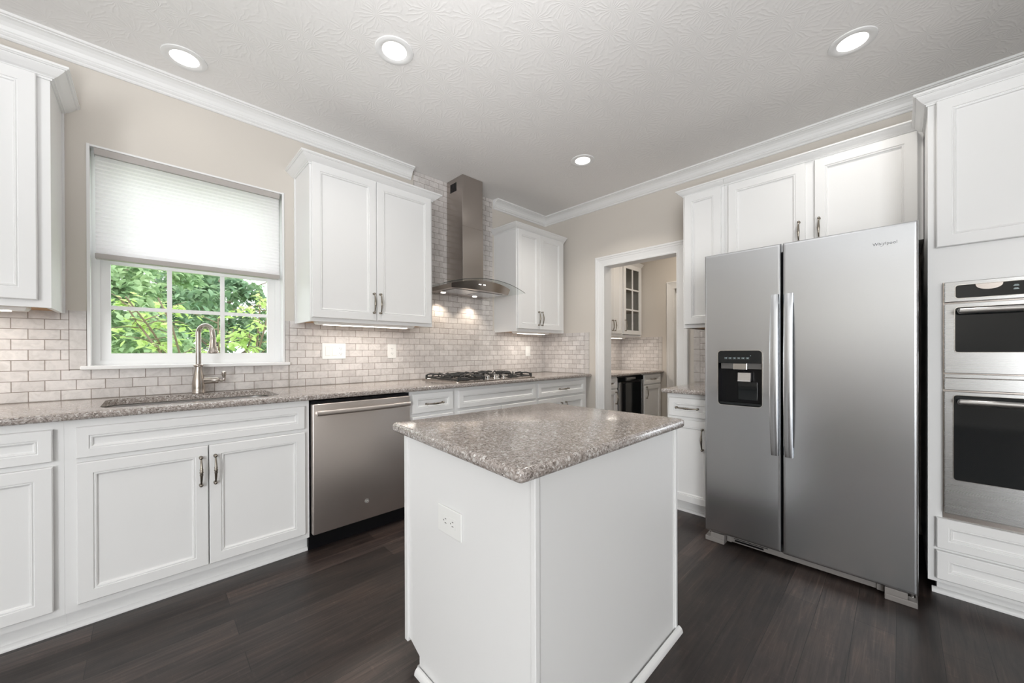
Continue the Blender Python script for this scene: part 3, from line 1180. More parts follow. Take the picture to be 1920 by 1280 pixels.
# ------------------------------------------------------------------ outlets and switches
def plate(T, u, z, w, h, d, label, gangs, cat='outlet', turn=False):
    p = thing('outlet_plate' if cat == 'outlet' else 'switch_plate', T(u, d, z-h/2), label, cat)
    mb = MB(T)
    mb.box(u-w/2, u+w/2, d+0.0004, d+0.006, z-h/2, z+h/2, 0.0022)
    mb.build('cover', M['plastic'], p)
    for gu, kind in gangs:
        mb = MB(T)
        if turn:
            mb.box(u-0.034, u+0.034, d+0.006, d+0.0075, z-0.0165, z+0.0165, 0.001)
        else:
            mb.box(u+gu-0.0165, u+gu+0.0165, d+0.006, d+0.0075, z-0.034, z+0.034, 0.001)
        k = mb.build('receptacle' if kind == 'r' else 'rocker', M['plastic'], p)
        if kind == 'r':
            mb = MB(T)
            for s in (-1, 1):
                for du, hh_ in ((-0.0065, 0.010), (0.0065, 0.008)):
                    if turn:
                        mb.box(u+s*0.019-hh_*0.45+0.002, u+s*0.019+hh_*0.45+0.002, d+0.0075, d+0.0078, z+du-0.0012, z+du+0.0012)
                    else:
                        mb.box(u+gu+du-0.0012, u+gu+du+0.0012, d+0.0075, d+0.0078, z+s*0.019+0.002-hh_*0.45, z+s*0.019+0.002+hh_*0.45)
                if turn:
                    mb.box(u+s*0.019-0.0105, u+s*0.019-0.0065, d+0.0075, d+0.0078, z-0.002, z+0.002)
                else:
                    mb.box(u+gu-0.002, u+gu+0.002, d+0.0075, d+0.0078, z+s*0.019-0.0105, z+s*0.019-0.0065)
            mb.build('slots', M['darkslot'], k)
        else:
            mb = MB(T)
            mb.loops(rect_rings(u+gu-0.015, u+gu+0.015, z-0.032, z+0.032, [(0, d+0.0075), (0, d+0.009), (0.001, d+0.010)]))
            mb.build('paddle', M['plastic'], k)
    return p


plate(LA, -2.372, 1.123, 0.165, 0.115, TT, 'white triple plate with two rocker switches and an outlet right of the sink', [(-0.046, 's'), (0.0, 's'), (0.046, 'r')], 'light switch')
plate(LA, -1.921, 1.122, 0.074, 0.115, TT, 'white outlet on the tile left of the cooktop', [(0, 'r')])
plate(LA, -0.306, 1.121, 0.074, 0.115, TT, 'white switch plate on the tile near the corner right of the cooktop', [(0, 's')], 'light switch')
LI2 = lambda u, d, z: (IX0-d, -u, z)
plate(LI2, 1.925, 0.585, 0.125, 0.085, 0.0, 'white outlet turned sideways on the end panel of the island', [(0, 'r')], turn=True)

# ------------------------------------------------------------------ sink and faucet
sk = thing('sink', (-3.17, -0.32, 0.66), 'stainless undermount sink bowl below the window', 'sink')
mb = MB()
rings = []
for dx, z in ((-0.02, 0.8495), (-0.02, 0.847), (0.004, 0.847), (0.004, 0.80), (0.006, 0.69), (0.02, 0.668), (0.05, 0.660), (0.15, 0.657)):
    rings.append([(p[0], p[1], z) for p in rrect(-3.505+dx, -2.830-dx, -0.555+dx, -0.115-dx, max(0.075-dx*0.4, 0.02), 8)])
mb.loops(rings, cap0=False, cap1=True)
mb.build('bowl', M['sinksteel'], sk, smooth=45)
mb = MB()
mb.lathe([(0.002, 0.0), (0.03, 0.0), (0.042, 0.003), (0.045, 0.0), (0.045, -0.004)], (-3.17, -0.30, 0.6605), 2, 20)
mb.build('drain', M['chrome'], sk, smooth=40)

fx, fy = -3.144, -0.077
fa = thing('faucet', (fx, fy, CT), 'brushed nickel pull-down faucet with a side lever behind the sink', 'faucet')
mb = MB()
mb.lathe([(0.002, 0.0), (0.031, 0.0), (0.032, 0.006), (0.030, 0.010), (0.0305, 0.03), (0.030, 0.06), (0.027, 0.085), (0.021, 0.115), (0.0165, 0.145), (0.0165, 0.152),
          (0.022, 0.156), (0.023, 0.162), (0.020, 0.167), (0.0142, 0.169), (0.002, 0.169)], (fx, fy, CT+0.0003), 2, 28)
mb.build('body', M['nickel'], fa, smooth=45)
# neck: rises, arches toward the room (to the camera's right-hand front)
ddir = Vector((0.62, -0.785, 0)).normalized()
R_ = 0.046
pts = [Vector((fx, fy, CT+0.165)), Vector((fx, fy, CT+0.25)), Vector((fx, fy, CT+0.345))]
for k in range(1, 13):
    a = math.pi*k/12
    pts.append(Vector((fx, fy, CT+0.345)) + ddir*(R_*(1-math.cos(a))) + Vector((0, 0, R_*math.sin(a))))
end = pts[-1]
pts.append(end+Vector((0, 0, -0.022))+ddir*0.003)
mb = MB()
mb.tube([tuple(p) for p in pts], 0.0128, 16)
mb.build('neck', M['nickel'], fa, smooth=50)
e = pts[-1]
mb = MB()
mb.lathe([(0.002, 0.0), (0.0135, 0.0), (0.0145, -0.003), (0.0150, -0.02), (0.019, -0.055), (0.0225, -0.075), (0.027, -0.083), (0.0275, -0.088), (0.024, -0.092), (0.012, -0.094), (0.002, -0.094)],
         (e.x, e.y, e.z), 2, 24)
spray = mb.build('spray_head', M['nickel'], fa, smooth=45)
mb = MB()
cp = Vector((e.x, e.y, e.z-0.045))+Vector((0.0185, 0, 0))
mb.ball((cp.x, cp.y, cp.z+0.012), 0.0045)
mb.ball((cp.x+0.001, cp.y, cp.z), 0.0045)
mb.build('spray_button', M['black'], spray)
mb = MB()
hz = CT+0.072
mb.tube([(fx+0.015, fy, hz), (fx+0.045, fy, hz), (fx+0.07, fy, hz), (fx+0.072, fy, hz), (fx+0.090, fy, hz), (fx+0.094, fy, hz-0.001)], [0.021, 0.019, 0.018, 0.0195, 0.0185, 0.008], 18)
mb.build('valve', M['nickel'], fa, smooth=45)
mb = MB()
mb.tube([(fx+0.088, fy, hz), (fx+0.105, fy, hz-0.005), (fx+0.118, fy, hz-0.001), (fx+0.119, fy, hz+0.012), (fx+0.117, fy, hz+0.03), (fx+0.117, fy, hz+0.046), (fx+0.117, fy, hz+0.052)],
        [0.007, 0.0065, 0.0075, 0.007, 0.011, 0.0115, 0.004], 14)
mb.build('lever', M['nickel'], fa, smooth=50)

# ------------------------------------------------------------------ dishwasher
DU0, DU1 = -2.706, -2.107
dw = thing('dishwasher', (-2.41, -0.33, 0), 'stainless dishwasher between the sink cabinet and the cooktop cabinets', 'dishwasher')
mb = MB(LA)
mb.box(DU0+0.002, DU1-0.002, 0.05, 0.60, 0.10, 0.842)
mb.build('tub', M['black'], dw)
mb = MB(LA)
mb.box(DU0+0.003, DU1-0.003, 0.601, 0.645, 0.100, 0.826, 0.006, 3)
dr = mb.build('door', M['steeldw'], dw, smooth=35)
mb = MB(LA)
hp = []
for k in range(15):
    s = -1+2*k/14
    hp.append((-2.408+s*0.282, 0.680+0.012*(1-s*s), 0.778))
mb.loops([[(p[0], p[1]+0.008*math.cos(t_), p[2]+0.0145*math.sin(t_)) for t_ in [2*math.pi*q/14 for q in range(14)]] for p in hp])
for s in (-1, 1):
    mb.box(-2.408+s*0.268-0.012, -2.408+s*0.268+0.012, 0.6452, 0.684, 0.768, 0.788, 0.004)
mb.build('handle', M['steeldw'], dr, smooth=50)
mb = MB(LA)
mb.lathe([(0.002, 0.0), (0.0135, 0.0), (0.014, 0.0015), (0.0125, 0.0025), (0.0115, 0.0015), (0.002, 0.0015)], (-2.402, 0.6452, 0.212), 1, 24)
bd = mb.build('badge', M['greyplastic'], dr, smooth=40)
mb = MB(LA)
for cx_, st_ in ((-0.0042, 0.6), (0.0042, -0.6)):
    pts = [(-2.402+cx_+0.0034*math.cos(st_+t_), 0.6474, 0.212+0.0056*math.sin(st_+t_)*(1 if cx_ < 0 else 1)) for t_ in [0.4+5.2*k/16 for k in range(17)]]
    mb.tube(pts, 0.0007, 6)
mb.tube([(-2.402-0.003, 0.6474, 0.212), (-2.402, 0.6474, 0.2125), (-2.402+0.004, 0.6474, 0.212)], 0.0007, 6)
mb.build('monogram', M['chrome'], bd)
mb = MB(LA)
mb.box(DU0+0.003, DU1-0.003, 0.60, 0.622, 0.828, 0.842)
mb.build('top_gap_strip', M['black'], dw)
mb = MB(LA)
mb.box(DU0-0.005, DU1+0.005, 0.05, 0.585, 0.0005, 0.098)
mb.build('kick_plate', M['black'], dw)

# ------------------------------------------------------------------ cooktop
ck = thing('cooktop', (-1.26, -0.345, CT), 'gas cooktop with black grates set in the countertop under the hood', 'cooktop')
KX0, KX1, KY0, KY1 = -1.695, -0.825, -0.598, -0.085
mb = MB()
mb.loops([[(p[0], p[1], CT+z) for p in rrect(KX0+i, KX1-i, KY0+i, KY1-i, 0.02)] for i, z in ((0, 0.0004), (0, 0.006), (0.004, 0.009), (0.014, 0.009), (0.016, 0.007))])
mb.build('tray', M['steelwarm'], ck, smooth=30)
burn = [(-1.535, -0.46), (-1.535, -0.205), (-1.26, -0.215), (-0.985, -0.46), (-0.985, -0.205)]
for bx_, by_ in burn:
    mb = MB()
    mb.lathe([(0.002, 0), (0.055, 0), (0.055, 0.006), (0.045, 0.010), (0.040, 0.020), (0.03, 0.022), (0.002, 0.022)], (bx_, by_, CT+0.0072), 2, 20)
    mb.build('burner', M['iron'], ck, smooth=40)
gz = CT+0.040
for g0, g1 in ((KX0+0.03, -1.410), (-1.402, -1.118), (-1.110, KX1-0.03)):
    mb = MB()
    y0g, y1g = KY0+(0.03 if not (g0 < -1.3 and g1 > -1.2) else 0.16), KY1-0.03
    w_ = 0.0065
    def bar(p, q, dz=0.0):
        mb.tube([p, ((p[0]+q[0])/2, (p[1]+q[1])/2, (p[2]+q[2])/2+dz), q], w_, 6)
    # base frame near the tray and arched fingers rising from it
    for a, c in (((g0, y0g), (g1, y0g)), ((g1, y0g), (g1, y1g)), ((g1, y1g), (g0, y1g)), ((g0, y1g), (g0, y0g))):
        bar((a[0], a[1], CT+0.020), (c[0], c[1], CT+0.020))
    gm = (g0+g1)/2
    bys = [-0.46, -0.205] if abs(gm+1.26) > 0.1 else [-0.215]
    for by_ in bys:
        for ang_ in range(0, 360, 45):
            ca, sa = math.cos(math.radians(ang_)), math.sin(math.radians(ang_))
            hx, hy = (g1-g0)/2, 0.115
            t_ = min(hx/abs(ca) if abs(ca) > 1e-3 else 9, hy/abs(sa) if abs(sa) > 1e-3 else 9)
            ox, oy = gm+ca*t_, by_+sa*t_
            oy = min(max(oy, y0g), y1g)
            pts = [(ox, oy, CT+0.020), (gm+ca*t_*0.93, by_+sa*t_*0.93, gz+0.002), (gm+ca*t_*0.75, by_+sa*t_*0.75, gz+0.008), (gm+ca*0.035, by_+sa*0.035, gz+0.004)]
            mb.tube(pts, w_, 6)
    for a in (g0, g1):
        for c in (y0g, y1g):
            mb.tube([(a, c, CT+0.0075), (a, c, CT+0.030), (a, c, gz+0.002)], [0.008, 0.0075, 0.006], 8)
    if abs(gm+1.26) < 0.1:
        bar((g0, -0.215, gz), (g1, -0.215, gz), 0.006)
    mb.build('grate', M['iron'], ck, smooth=50)
for k, (kx, ky) in enumerate(((-1.35, -0.545), (-1.26, -0.56), (-1.17, -0.545), (-1.31, -0.475), (-1.21, -0.475))):
    mb = MB()
    mb.lathe([(0.002, 0), (0.021, 0), (0.021, 0.004), (0.016, 0.007), (0.0165, 0.026), (0.013, 0.029), (0.002, 0.029)], (kx, ky, CT+0.0072), 2, 16)
    mb.box(kx-0.004, kx+0.004, ky-0.0165, ky+0.0165, CT+0.035, CT+0.044, 0.002)
    mb.build('knob', M['chrome'], ck, smooth=40)

# ------------------------------------------------------------------ range hood
hd = thing('range_hood', (-1.26, -0.2, 1.64), 'stainless chimney range hood with a curved glass canopy over the cooktop', 'range hood')
HX0, HX1 = -1.384, -1.150
mb = MB(LA)
mb.box(HX0, HX1, TT+0.001, 0.255, 1.700, 2.215, 0.006)
mb.build('lower_duct_cover', M['steelwarm'], hd)
mb = MB(LA)
mb.box(HX0+0.003, HX1-0.003, TT+0.001, 0.252, 2.210, CEIL-0.001, 0.006)
ud = mb.build('upper_duct_cover', M['steelwarm'], hd)
mb = MB(LA)
for k in range(4):
    y_ = 0.07+k*0.024
    mb.box(HX0+0.001, HX0+0.0035, y_, y_+0.018, 2.545, 2.62)
for k in range(4):
    y_ = 0.07+k*0.024
    mb.box(HX1-0.0035, HX1-0.001, y_, y_+0.018, 2.545, 2.62)
mb.build('vent_slots', M['black'], ud)
HC = -1.262
def gzf(x):
    return 1.7255-0.36*(x-HC-0.02)**2
# canopy body with a bowed front
bx0, bx1 = -1.590, -0.962
N = 18
bot, mid, top = [], [], []
for k in range(N+1):
    s = -1+2*k/N
    x = (bx0+bx1)/2+s*(bx1-bx0)/2
    yb = 0.385+0.055*(1-s*s)
    bot.append((x, yb-0.005))
    top.append((x+s*0.012, yb+0.012))
mb = MB(LA)
ring_b = [(bx0, TT+0.001, 1.636)]+[(x, y_, 1.636) for x, y_ in bot]+[(bx1, TT+0.001, 1.636)]
ring_t = [(bx0-0.012, TT+0.001, gzf(bx0-0.012)-0.010)]+[(x, y_, gzf(x)-0.010) for x, y_ in top]+[(bx1+0.012, TT+0.001, gzf(bx1+0.012)-0.010)]
mb.loops([ring_b, ring_t])
body = mb.build('canopy_body', M['steelwarm'], hd, smooth=25)
mb = MB(LA)
mb.box(bx0+0.05, (bx0+bx1)/2-0.004, 0.16, 0.36, 1.632, 1.6355)
mb.box((bx0+bx1)/2+0.004, bx1-0.05, 0.16, 0.36, 1.632, 1.6355)
mb.build('grease_filter', M['steel'], hd)
for x in (-1.485, -1.135):
    mb = MB(LA)
    mb.lathe([(0.002, 0.0), (0.020, 0.0), (0.022, 0.002), (0.022, 0.004)], (x, 0.105, 1.6315), 2, 18)
    mb.build('hood_lamp', M['warmlamp'], hd)
    sp = bpy.data.lights.new('hood_lamp_light', 'SPOT')
    sp.energy = 4
    sp.color = (1.0, 0.86, 0.70)
    sp.spot_size = math.radians(110)
    sp.spot_blend = 0.6
    sp.shadow_soft_size = 0.025
    so = bpy.data.objects.new('hood_lamp_light', sp)
    COL.objects.link(so)
    so.location = (x, -0.105, 1.625)
    adopt(so, hd)
for x in (-1.352, -1.338, -1.305, -1.291):
    mb = MB(LA)
    s = (x-(bx0+bx1)/2)/((bx1-bx0)/2)
    yb = 0.385+0.055*(1-s*s)+0.0065
    mb.lathe([(0.0005, -0.004), (0.0045, -0.004), (0.0045, 0.001), (0.0005, 0.001)], (x, yb, 1.680), 1, 10)
    mb.build('button', M['led'], body)
# glass
gx0, gx1 = -1.715, -0.812
mb = MB(LA)
N = 30
secs = []
for k in range(N+1):
    x = gx0+(gx1-gx0)*k/N
    s = (x-HC)/0.45
    yf = 0.455+0.035*(1-s*s)
    z = gzf(x)
    secs.append([(x, 0.262 if HX0-0.02 < x < HX1+0.02 else TT+0.002, z), (x, yf, z), (x, yf, z+0.004), (x, 0.262 if HX0-0.02 < x < HX1+0.02 else TT+0.002, z+0.004)])
mb.loops(secs)
gl = mb.build('glass_canopy', M['hoodglass'], hd, smooth=30)
mb = MB(LA)
secs = []
for k in range(N+1):
    x = gx0+(gx1-gx0)*k/N
    s = (x-HC)/0.45
    yf = 0.455+0.035*(1-s*s)
    z = gzf(x)
    secs.append([(x, yf+0.0003, z), (x, yf+0.0015, z), (x, yf+0.0015, z+0.004), (x, yf+0.0003, z+0.004)])
mb.loops(secs)
mb.build('glass_edge', M['hoodedge'], gl)

# ------------------------------------------------------------------ refrigerator
fr = thing('refrigerator', (-0.5, -2.52, 0), 'stainless side-by-side refrigerator with a dispenser in its left door', 'refrigerator')
FD = 0.985
mb = MB(LB)
mb.box(2.106, 2.945, 0.06, 0.885, 0.03, 1.650, 0.004)
mb.build('case', M['greyside'], fr)
mb = MB(LB)
mb.box(2.11, 2.94, 0.886, 0.899, 0.07, 1.645)
mb.build('door_gasket', M['black'], fr)
DZ0, DZ1 = 0.060, 1.674
# freezer door with a hole for the dispenser
HU0, HU1, HZ0, HZ1 = 2.168, 2.386, 0.808, 1.117
mb = MB(LB)
hole = rrect(HU0, HU1, HZ0, HZ1, 0.018, 5)
outer = R4(2.095, 2.468, DZ0, DZ1)
inn = offset_poly(outer, 0.006)
# back, sides, rounded edge, front plate with hole
ringsD = [[(p[0], d_, p[1]) for p in offset_poly(outer, i)] for i, d_ in ((0, 0.90), (0, FD-0.008), (0.002, FD-0.003), (0.006, FD-0.0005), (0.012, FD))]
V = [[mb.v(p) for p in r] for r in ringsD]
for a, c in zip(V[:-1], V[1:]):
    for i in range(4):
        j = (i+1) % 4
        mb.bm.faces.new((a[i], a[j], c[j], c[i]))
mb.bm.faces.new(V[0])
hv = [mb.v((p[0], FD, p[1])) for p in hole]
es = [mb.bm.edges.get((V[-1][i], V[-1][(i+1) % 4])) for i in range(4)]+[mb.bm.edges.new((hv[i], hv[(i+1) % len(hv)])) for i in range(len(hv))]
bmesh.ops.triangle_fill(mb.bm, use_beauty=True, use_dissolve=False, edges=es)
hv2 = [mb.v((p[0], 0.925, p[1])) for p in hole]
for i in range(len(hv)):
    j = (i+1) % len(hv)
    mb.bm.faces.new((hv[i], hv[j], hv2[j], hv2[i]))
mb.bm.faces.new(hv2)
ld = mb.build('freezer_door', M['steel'], fr)
mb = MB(LB)
mb.loops([[(p[0], d_, p[1]) for p in offset_poly(outer2, i)] for outer2 in [R4(2.4765, 2.956, DZ0-0.004, DZ1)] for i, d_ in ((0, 0.90), (0, FD-0.008), (0.002, FD-0.003), (0.006, FD-0.0005), (0.012, FD))])
rd = mb.build('refrigerator_door', M['steel'], fr)


def fridge_handle(u0, u1, door):
    mb = MB(LB)
    secs = []
    N = 20
    for k in range(N+1):
        s = -1+2*k/N
        z = 0.988+s*0.421
        d_ = FD+0.022+0.028*(1-s*s)
        if k in (0, N):
            d_ = FD+0.02
        w0, w1 = u0+0.002*s*s, u1-0.002*s*s
        secs.append([(w0, d_-0.012, z), (w0+0.002, d_-0.002, z), (w0+0.006, d_, z), (w1-0.006, d_, z), (w1-0.002, d_-0.002, z), (w1, d_-0.012, z)])
    mb.loops(secs)
    for z0_, z1_ in ((0.568, 0.615), (1.362, 1.408)):
        mb.box(u0+0.004, u1-0.004, FD+0.0002, FD+0.016, z0_, z1_)
    mb.build('handle', M['steel'], door, smooth=35)


fridge_handle(2.424, 2.464, ld)
fridge_handle(2.484, 2.523, rd)
# dispenser
mb = MB(LB)
hi = rrect(HU0, HU1, HZ0, HZ1, 0.018, 5)
mb.loops([[(p[0], d_, p[1]) for p in (hi if i == 0 else offset_poly(hi, i))] for i, d_ in ((-0.003, FD+0.0003), (-0.003, FD+0.003), (0.0012, FD+0.003), (0.0012, FD-0.05))], cap0=False, cap1=False)
dp = mb.build('dispenser_rim', M['chrome'], ld, smooth=30)
mb = MB(LB)
mb.loops([[(p[0], d_, p[1]) for p in offset_poly(hi, 0.0014)] for d_ in (FD+0.001, 0.928)], cap0=False, cap1=True)
mb.build('dispenser_cavity', M['black'], ld)
mb = MB(LB)
mb.box(HU0+0.002, HU1-0.002, 0.93, FD+0.0005, 1.046, HZ1-0.002, 0.0012)
cp_ = mb.build('dispenser_panel', M['blackglass'], ld)
mb = MB(LB)
for k in range(6):
    u = 2.202+k*0.0215
    mb.box(u, u+0.016, FD+0.0006, FD+0.0009, 1.0695, 1.0702)
    mb.box(u, u+0.016, FD+0.0006, FD+0.0009, 1.0782, 1.0789)
    mb.box(u, u+0.0006, FD+0.0006, FD+0.0009, 1.0695, 1.0789)
    mb.box(u+0.004, u+0.012, FD+0.0006, FD+0.0009, 1.0730, 1.0755)
mb.ball((2.331, FD+0.0008, 1.088), 0.0016)
mb.build('panel_icons', M['paletext'], cp_)
mb = MB(LB)
mb.box(HU0+0.012, HU1-0.004, 0.935, 0.972, 1.014, 1.0455)
mb.build('chute_housing', M['greyside'], ld)
mb = MB(LB)
mb.box(2.243, 2.312, 0.936, 0.977, 1.010, 1.045, 0.002)
mb.build('light_housing', M['chrome'], ld)
mb = MB(LB)
mb.prism([(0.938, 0.998), (0.958, 0.992), (0.962, 0.950), (0.966, 0.944), (0.958, 0.940), (0.940, 0.952)], 0, 2.262, 2.325)
mb.build('paddle', M['sinksteel'], ld)
mb = MB(LB)
mb.box(2.258, 2.352, 0.931, 0.936, 0.838, 0.94, 0.001)
mb.build('back_splash_plate', M['blackglass'], ld)
mb = MB(LB)
mb.box(HU0+0.006, HU1-0.006, 0.932, FD-0.004, HZ0+0.004, HZ0+0.016, 0.001)
mb.build('drip_tray', M['blackglass'], ld)
# logo lettering
cu = bpy.data.curves.new('logo', 'FONT')
cu.body = 'Whirlpool'
cu.size = 0.0205
cu.extrude = 0.0004
cu.offset = -0.0001
cu.space_character = 1.06
tmp = bpy.data.objects.new('logo_text', cu)
COL.objects.link(tmp)
bpy.context.view_layer.update()
me = bpy.data.meshes.new_from_object(tmp.evaluated_get(bpy.context.evaluated_depsgraph_get()))
bpy.data.objects.remove(tmp, do_unlink=True)
xs = [v_.co.x for v_ in me.vertices]
sc_ = 0.078/(max(xs)-min(xs))
bm = bmesh.new()
bm.from_mesh(me)
for v_ in bm.verts:
    v_.co = Vector((-(FD+0.0006+max(v_.co.z, 0)), -(2.814+(v_.co.x-min(xs))*sc_), 1.588+v_.co.y*sc_))
# swoosh under the lettering
pts = []
for k in range(13):
    t_ = k/12
    pts.append((2.838+0.020*t_, 1.5805+0.020*t_*t_))
prev = None
for k, p in enumerate(pts):
    w_ = 0.0006*math.sin(math.pi*(k+0.3)/12.6)
    a = bm.verts.new((-(FD+0.0008), -p[0], p[1]+w_))
    c = bm.verts.new((-(FD+0.0008), -p[0], p[1]-w_))
    if prev:
        bm.faces.new((prev[0], a, c, prev[1]))
    prev = (a, c)
bm.to_mesh(me)
bm.free()
me.materials.clear()
me.materials.append(M['inktext'])
lo = bpy.data.objects.new('logo', me)
COL.objects.link(lo)
adopt(lo, rd)
# toe grille and feet
mb = MB(LB)
mb.box(2.20, 2.85, 0.88, 0.935, 0.012, 0.042, 0.003)
mb.box(2.20, 2.225, 0.88, 0.945, 0.012, 0.050, 0.003)
mb.box(2.825, 2.85, 0.88, 0.945, 0.012, 0.050, 0.003)
gr = mb.build('toe_grille', M['greyplastic'], fr)
mb = MB(LB)
mb.box(2.24, 2.38, 0.9352, 0.937, 0.020, 0.030)
mb.box(2.235, 2.40, 0.9352, 0.937, 0.034, 0.0375)
mb.build('grille_slots', M['black'], gr)
for u0, u1 in ((2.096, 2.197), (2.852, 2.954)):
    mb = MB(LB)
    mb.box(u0, u1, 0.86, 0.985, 0.0005, 0.026, 0.003)
    a, c = (u0+0.028, u1) if u0 < 2.5 else (u0, u1-0.030)
    mb.box(a, c, 0.88, 0.982, 0.0255, 0.054, 0.002)
    mb.build('foot_cover', M['greyplastic'], fr)
mb = MB(LB)
mb.box(2.10, 2.94, 0.84, 0.87, 0.0005, 0.055)
mb.build('toe_recess', M['black'], fr)
mb = MB(LB)
for u in (2.112, 2.938):
    mb.box(u-0.012, u+0.010, 0.90, 0.95, 0.0265, 0.031)
    mb.tube([(u, 0.945, 0.031), (u, 0.947, 0.045), (u+0.003, 0.945, 0.058)], 0.004, 8)
mb.build('hinge', M['chrome'], fr)
mb = MB(LB)
for u in (2.15, 2.90):
    mb.box(u-0.03, u+0.03, 0.80, 0.93, 1.651, 1.668, 0.003)
mb.build('hinge_cover', M['greyside'], fr)

# ------------------------------------------------------------------ oven cabinet and oven
OD = 0.80
OU0, OU1 = 2.989, 3.80
oc = thing('oven_cabinet', LB(3.39, 0.4, 0), 'tall white oven cabinet with door above and drawers below at the right edge', 'cabinet')
mb = MB(LB)
hz0, hz1 = 0.380, 1.405
mb.box(OU0, OU0+0.018, 0.0005, OD, 0.072, 2.245)
mb.box(OU1-0.018, OU1, 0.0005, OD, 0.072, 2.245)
mb.box(OU0+0.018, OU1-0.018, 0.0005, 0.02, 0.072, 2.245)
mb.slab_hole(R4(OU0+0.018, OU1-0.018, 0.072, 2.245), R4(3.050, 3.750, hz0, hz1), lambda p, h: (p[0], h, p[1]), OD-0.02, OD)
mb.box(OU0+0.018, OU1-0.018, 0.02, OD-0.02, hz0-0.02, hz0)
mb.box(OU0+0.018, OU1-0.018, 0.02, OD-0.02, hz1, hz1+0.02)
mb.build('body', M['white'], oc)
mb = MB(LB)
mb.box(OU0+0.03, OU1, 0.06, OD-0.062, 0.0005, 0.072)
mb.build('toe_kick', M['white'], oc)
mb = MB(LB)
mb.loops([[(u, OD-0.062+p[0], p[1]) for p in qr(0.017)] for u in (OU0+0.014, OU1)])
mb.build('shoe_moulding', M['white'], oc)
mb = MB(LB)
cab_crown(mb, OU0, OU1, OD+0.0006, 2.222, 0.046, 0.056, True, True, 0.504)
mb.build('crown_moulding', M['white'], oc)
for a, c in ((3.014, 3.386), (3.391, 3.776)):
    mb = MB(LB)
    panel_front(mb, a, c, 1.574, 2.226, OD+0.0005, 0.02, 0.046)
    mb.build('door', M['white'], oc)
for za, zb in ((0.232, 0.366), (0.092, 0.218)):
    mb = MB(LB)
    panel_front(mb, 3.014, 3.776, za, zb, OD+0.0005, 0.02, 0.035)
    dr = mb.build('drawer', M['white'], oc)
    pull(LB, 3.395, OD+0.0205, (za+zb)/2, 0.14, dr, False)

ov = thing('wall_oven', LB(3.40, 0.4, 0.38), 'stainless double wall oven with black glass built into the tall cabinet', 'oven')
VU0, VU1 = 3.038, 3.762
mb = MB(LB)
mb.box(3.056, 3.744, 0.08, OD+0.002, 0.386, 1.399)
mb.build('oven_box', M['black'], ov)
mb = MB(LB)
mb.box(VU0-0.004, VU1+0.004, OD+0.0006, OD+0.004, 0.368, 1.415)
mb.build('side_trim', M['steelwarm'], ov)
F0 = OD+0.026
mb = MB(LB)
mb.box(VU0, VU1, OD+0.0045, F0, 1.325, 1.413, 0.002)
pn = mb.build('control_panel', M['steeloven'], ov)


def dark_window(u0, u1, z0, z1, d_, parent, name, r=0.010):
    mb = MB(LB)
    q = rrect(u0, u1, z0, z1, r, 4)
    mb.loops([[(p[0], dd, p[1]) for p in offset_poly(q, i)] for i, dd in ((-0.0022, d_+0.0002), (-0.0022, d_+0.0022), (0.0, d_+0.0022))], cap0=True, cap1=True)
    rim = mb.build(name+'_rim', M['chrome'], parent, smooth=30)
    mb = MB(LB)
    mb.loops([[(p[0], dd, p[1]) for p in q] for dd in (d_+0.0023, d_+0.0030)])
    return mb.build(name, M['blackglass'], parent)


dark_window(3.069, 3.735, 1.340, 1.396, F0, pn, 'display')
mb = MB(LB)
for k, (u, z) in enumerate([(3.222, 1.376), (3.222, 1.362), (3.248, 1.384), (3.248, 1.374), (3.248, 1.361), (3.32, 1.38), (3.32, 1.366), (3.5, 1.38), (3.5, 1.366), (3.54, 1.38), (3.54, 1.366)]):
    mb.box(u, u+0.014, F0+0.0031, F0+0.0034, z, z+0.0022)
    mb.box(u+0.002, u+0.012, F0+0.0031, F0+0.0034, z+0.0035, z+0.0055)
mb.build('panel_text', M['paletext'], pn)
mb = MB(LB)
N = 14
mb.loops([[(3.160+0.036*math.cos(a), d_, 1.3945-0.024*abs(math.sin(a))**0.8 if True else 0) for a in [math.pi*k/N for k in range(N+1)]] for d_ in (F0+0.0032, F0+0.008)])
mb.build('badge', M['steelwarm'], pn, smooth=30)
mb = MB(LB)
mb.box(VU0, VU1, OD+0.0045, F0, 1.014, 1.318, 0.002)
ud_ = mb.build('upper_door', M['steeloven'], ov)
dark_window(3.068, 3.735, 1.106, 1.300, F0, ud_, 'door_glass')
mb = MB(LB)
mb.box(VU0, VU1, OD+0.0045, F0-0.004, 0.994, 1.009, 0.001)
mb.box(VU0, VU1, OD+0.0045, F0-0.002, 0.940, 0.992, 0.002)
mb.build('middle_trim', M['steeloven'], ov)
mb = MB(LB)
mb.box(VU0, VU1, OD+0.0045, F0, 0.394, 0.933, 0.002)
ld_ = mb.build('lower_door', M['steeloven'], ov)
dark_window(3.064, 3.737, 0.549, 0.918, F0, ld_, 'door_glass')
for z, dd in ((1.281, ud_), (0.893, ld_)):
    mb = MB(LB)
    mb.tube([(3.072, F0+0.046, z), (3.074, F0+0.046, z), (3.08, F0+0.046, z), (3.72, F0+0.046, z), (3.726, F0+0.046, z), (3.728, F0+0.046, z)], [0.004, 0.009, 0.0125, 0.0125, 0.009, 0.004], 16)
    for u in (3.090, 3.710):
        mb.tube([(u, F0+0.0032, z), (u, F0+0.04, z)], 0.008, 10)
    mb.build('handle', M['sinksteel'], dd, smooth=50)

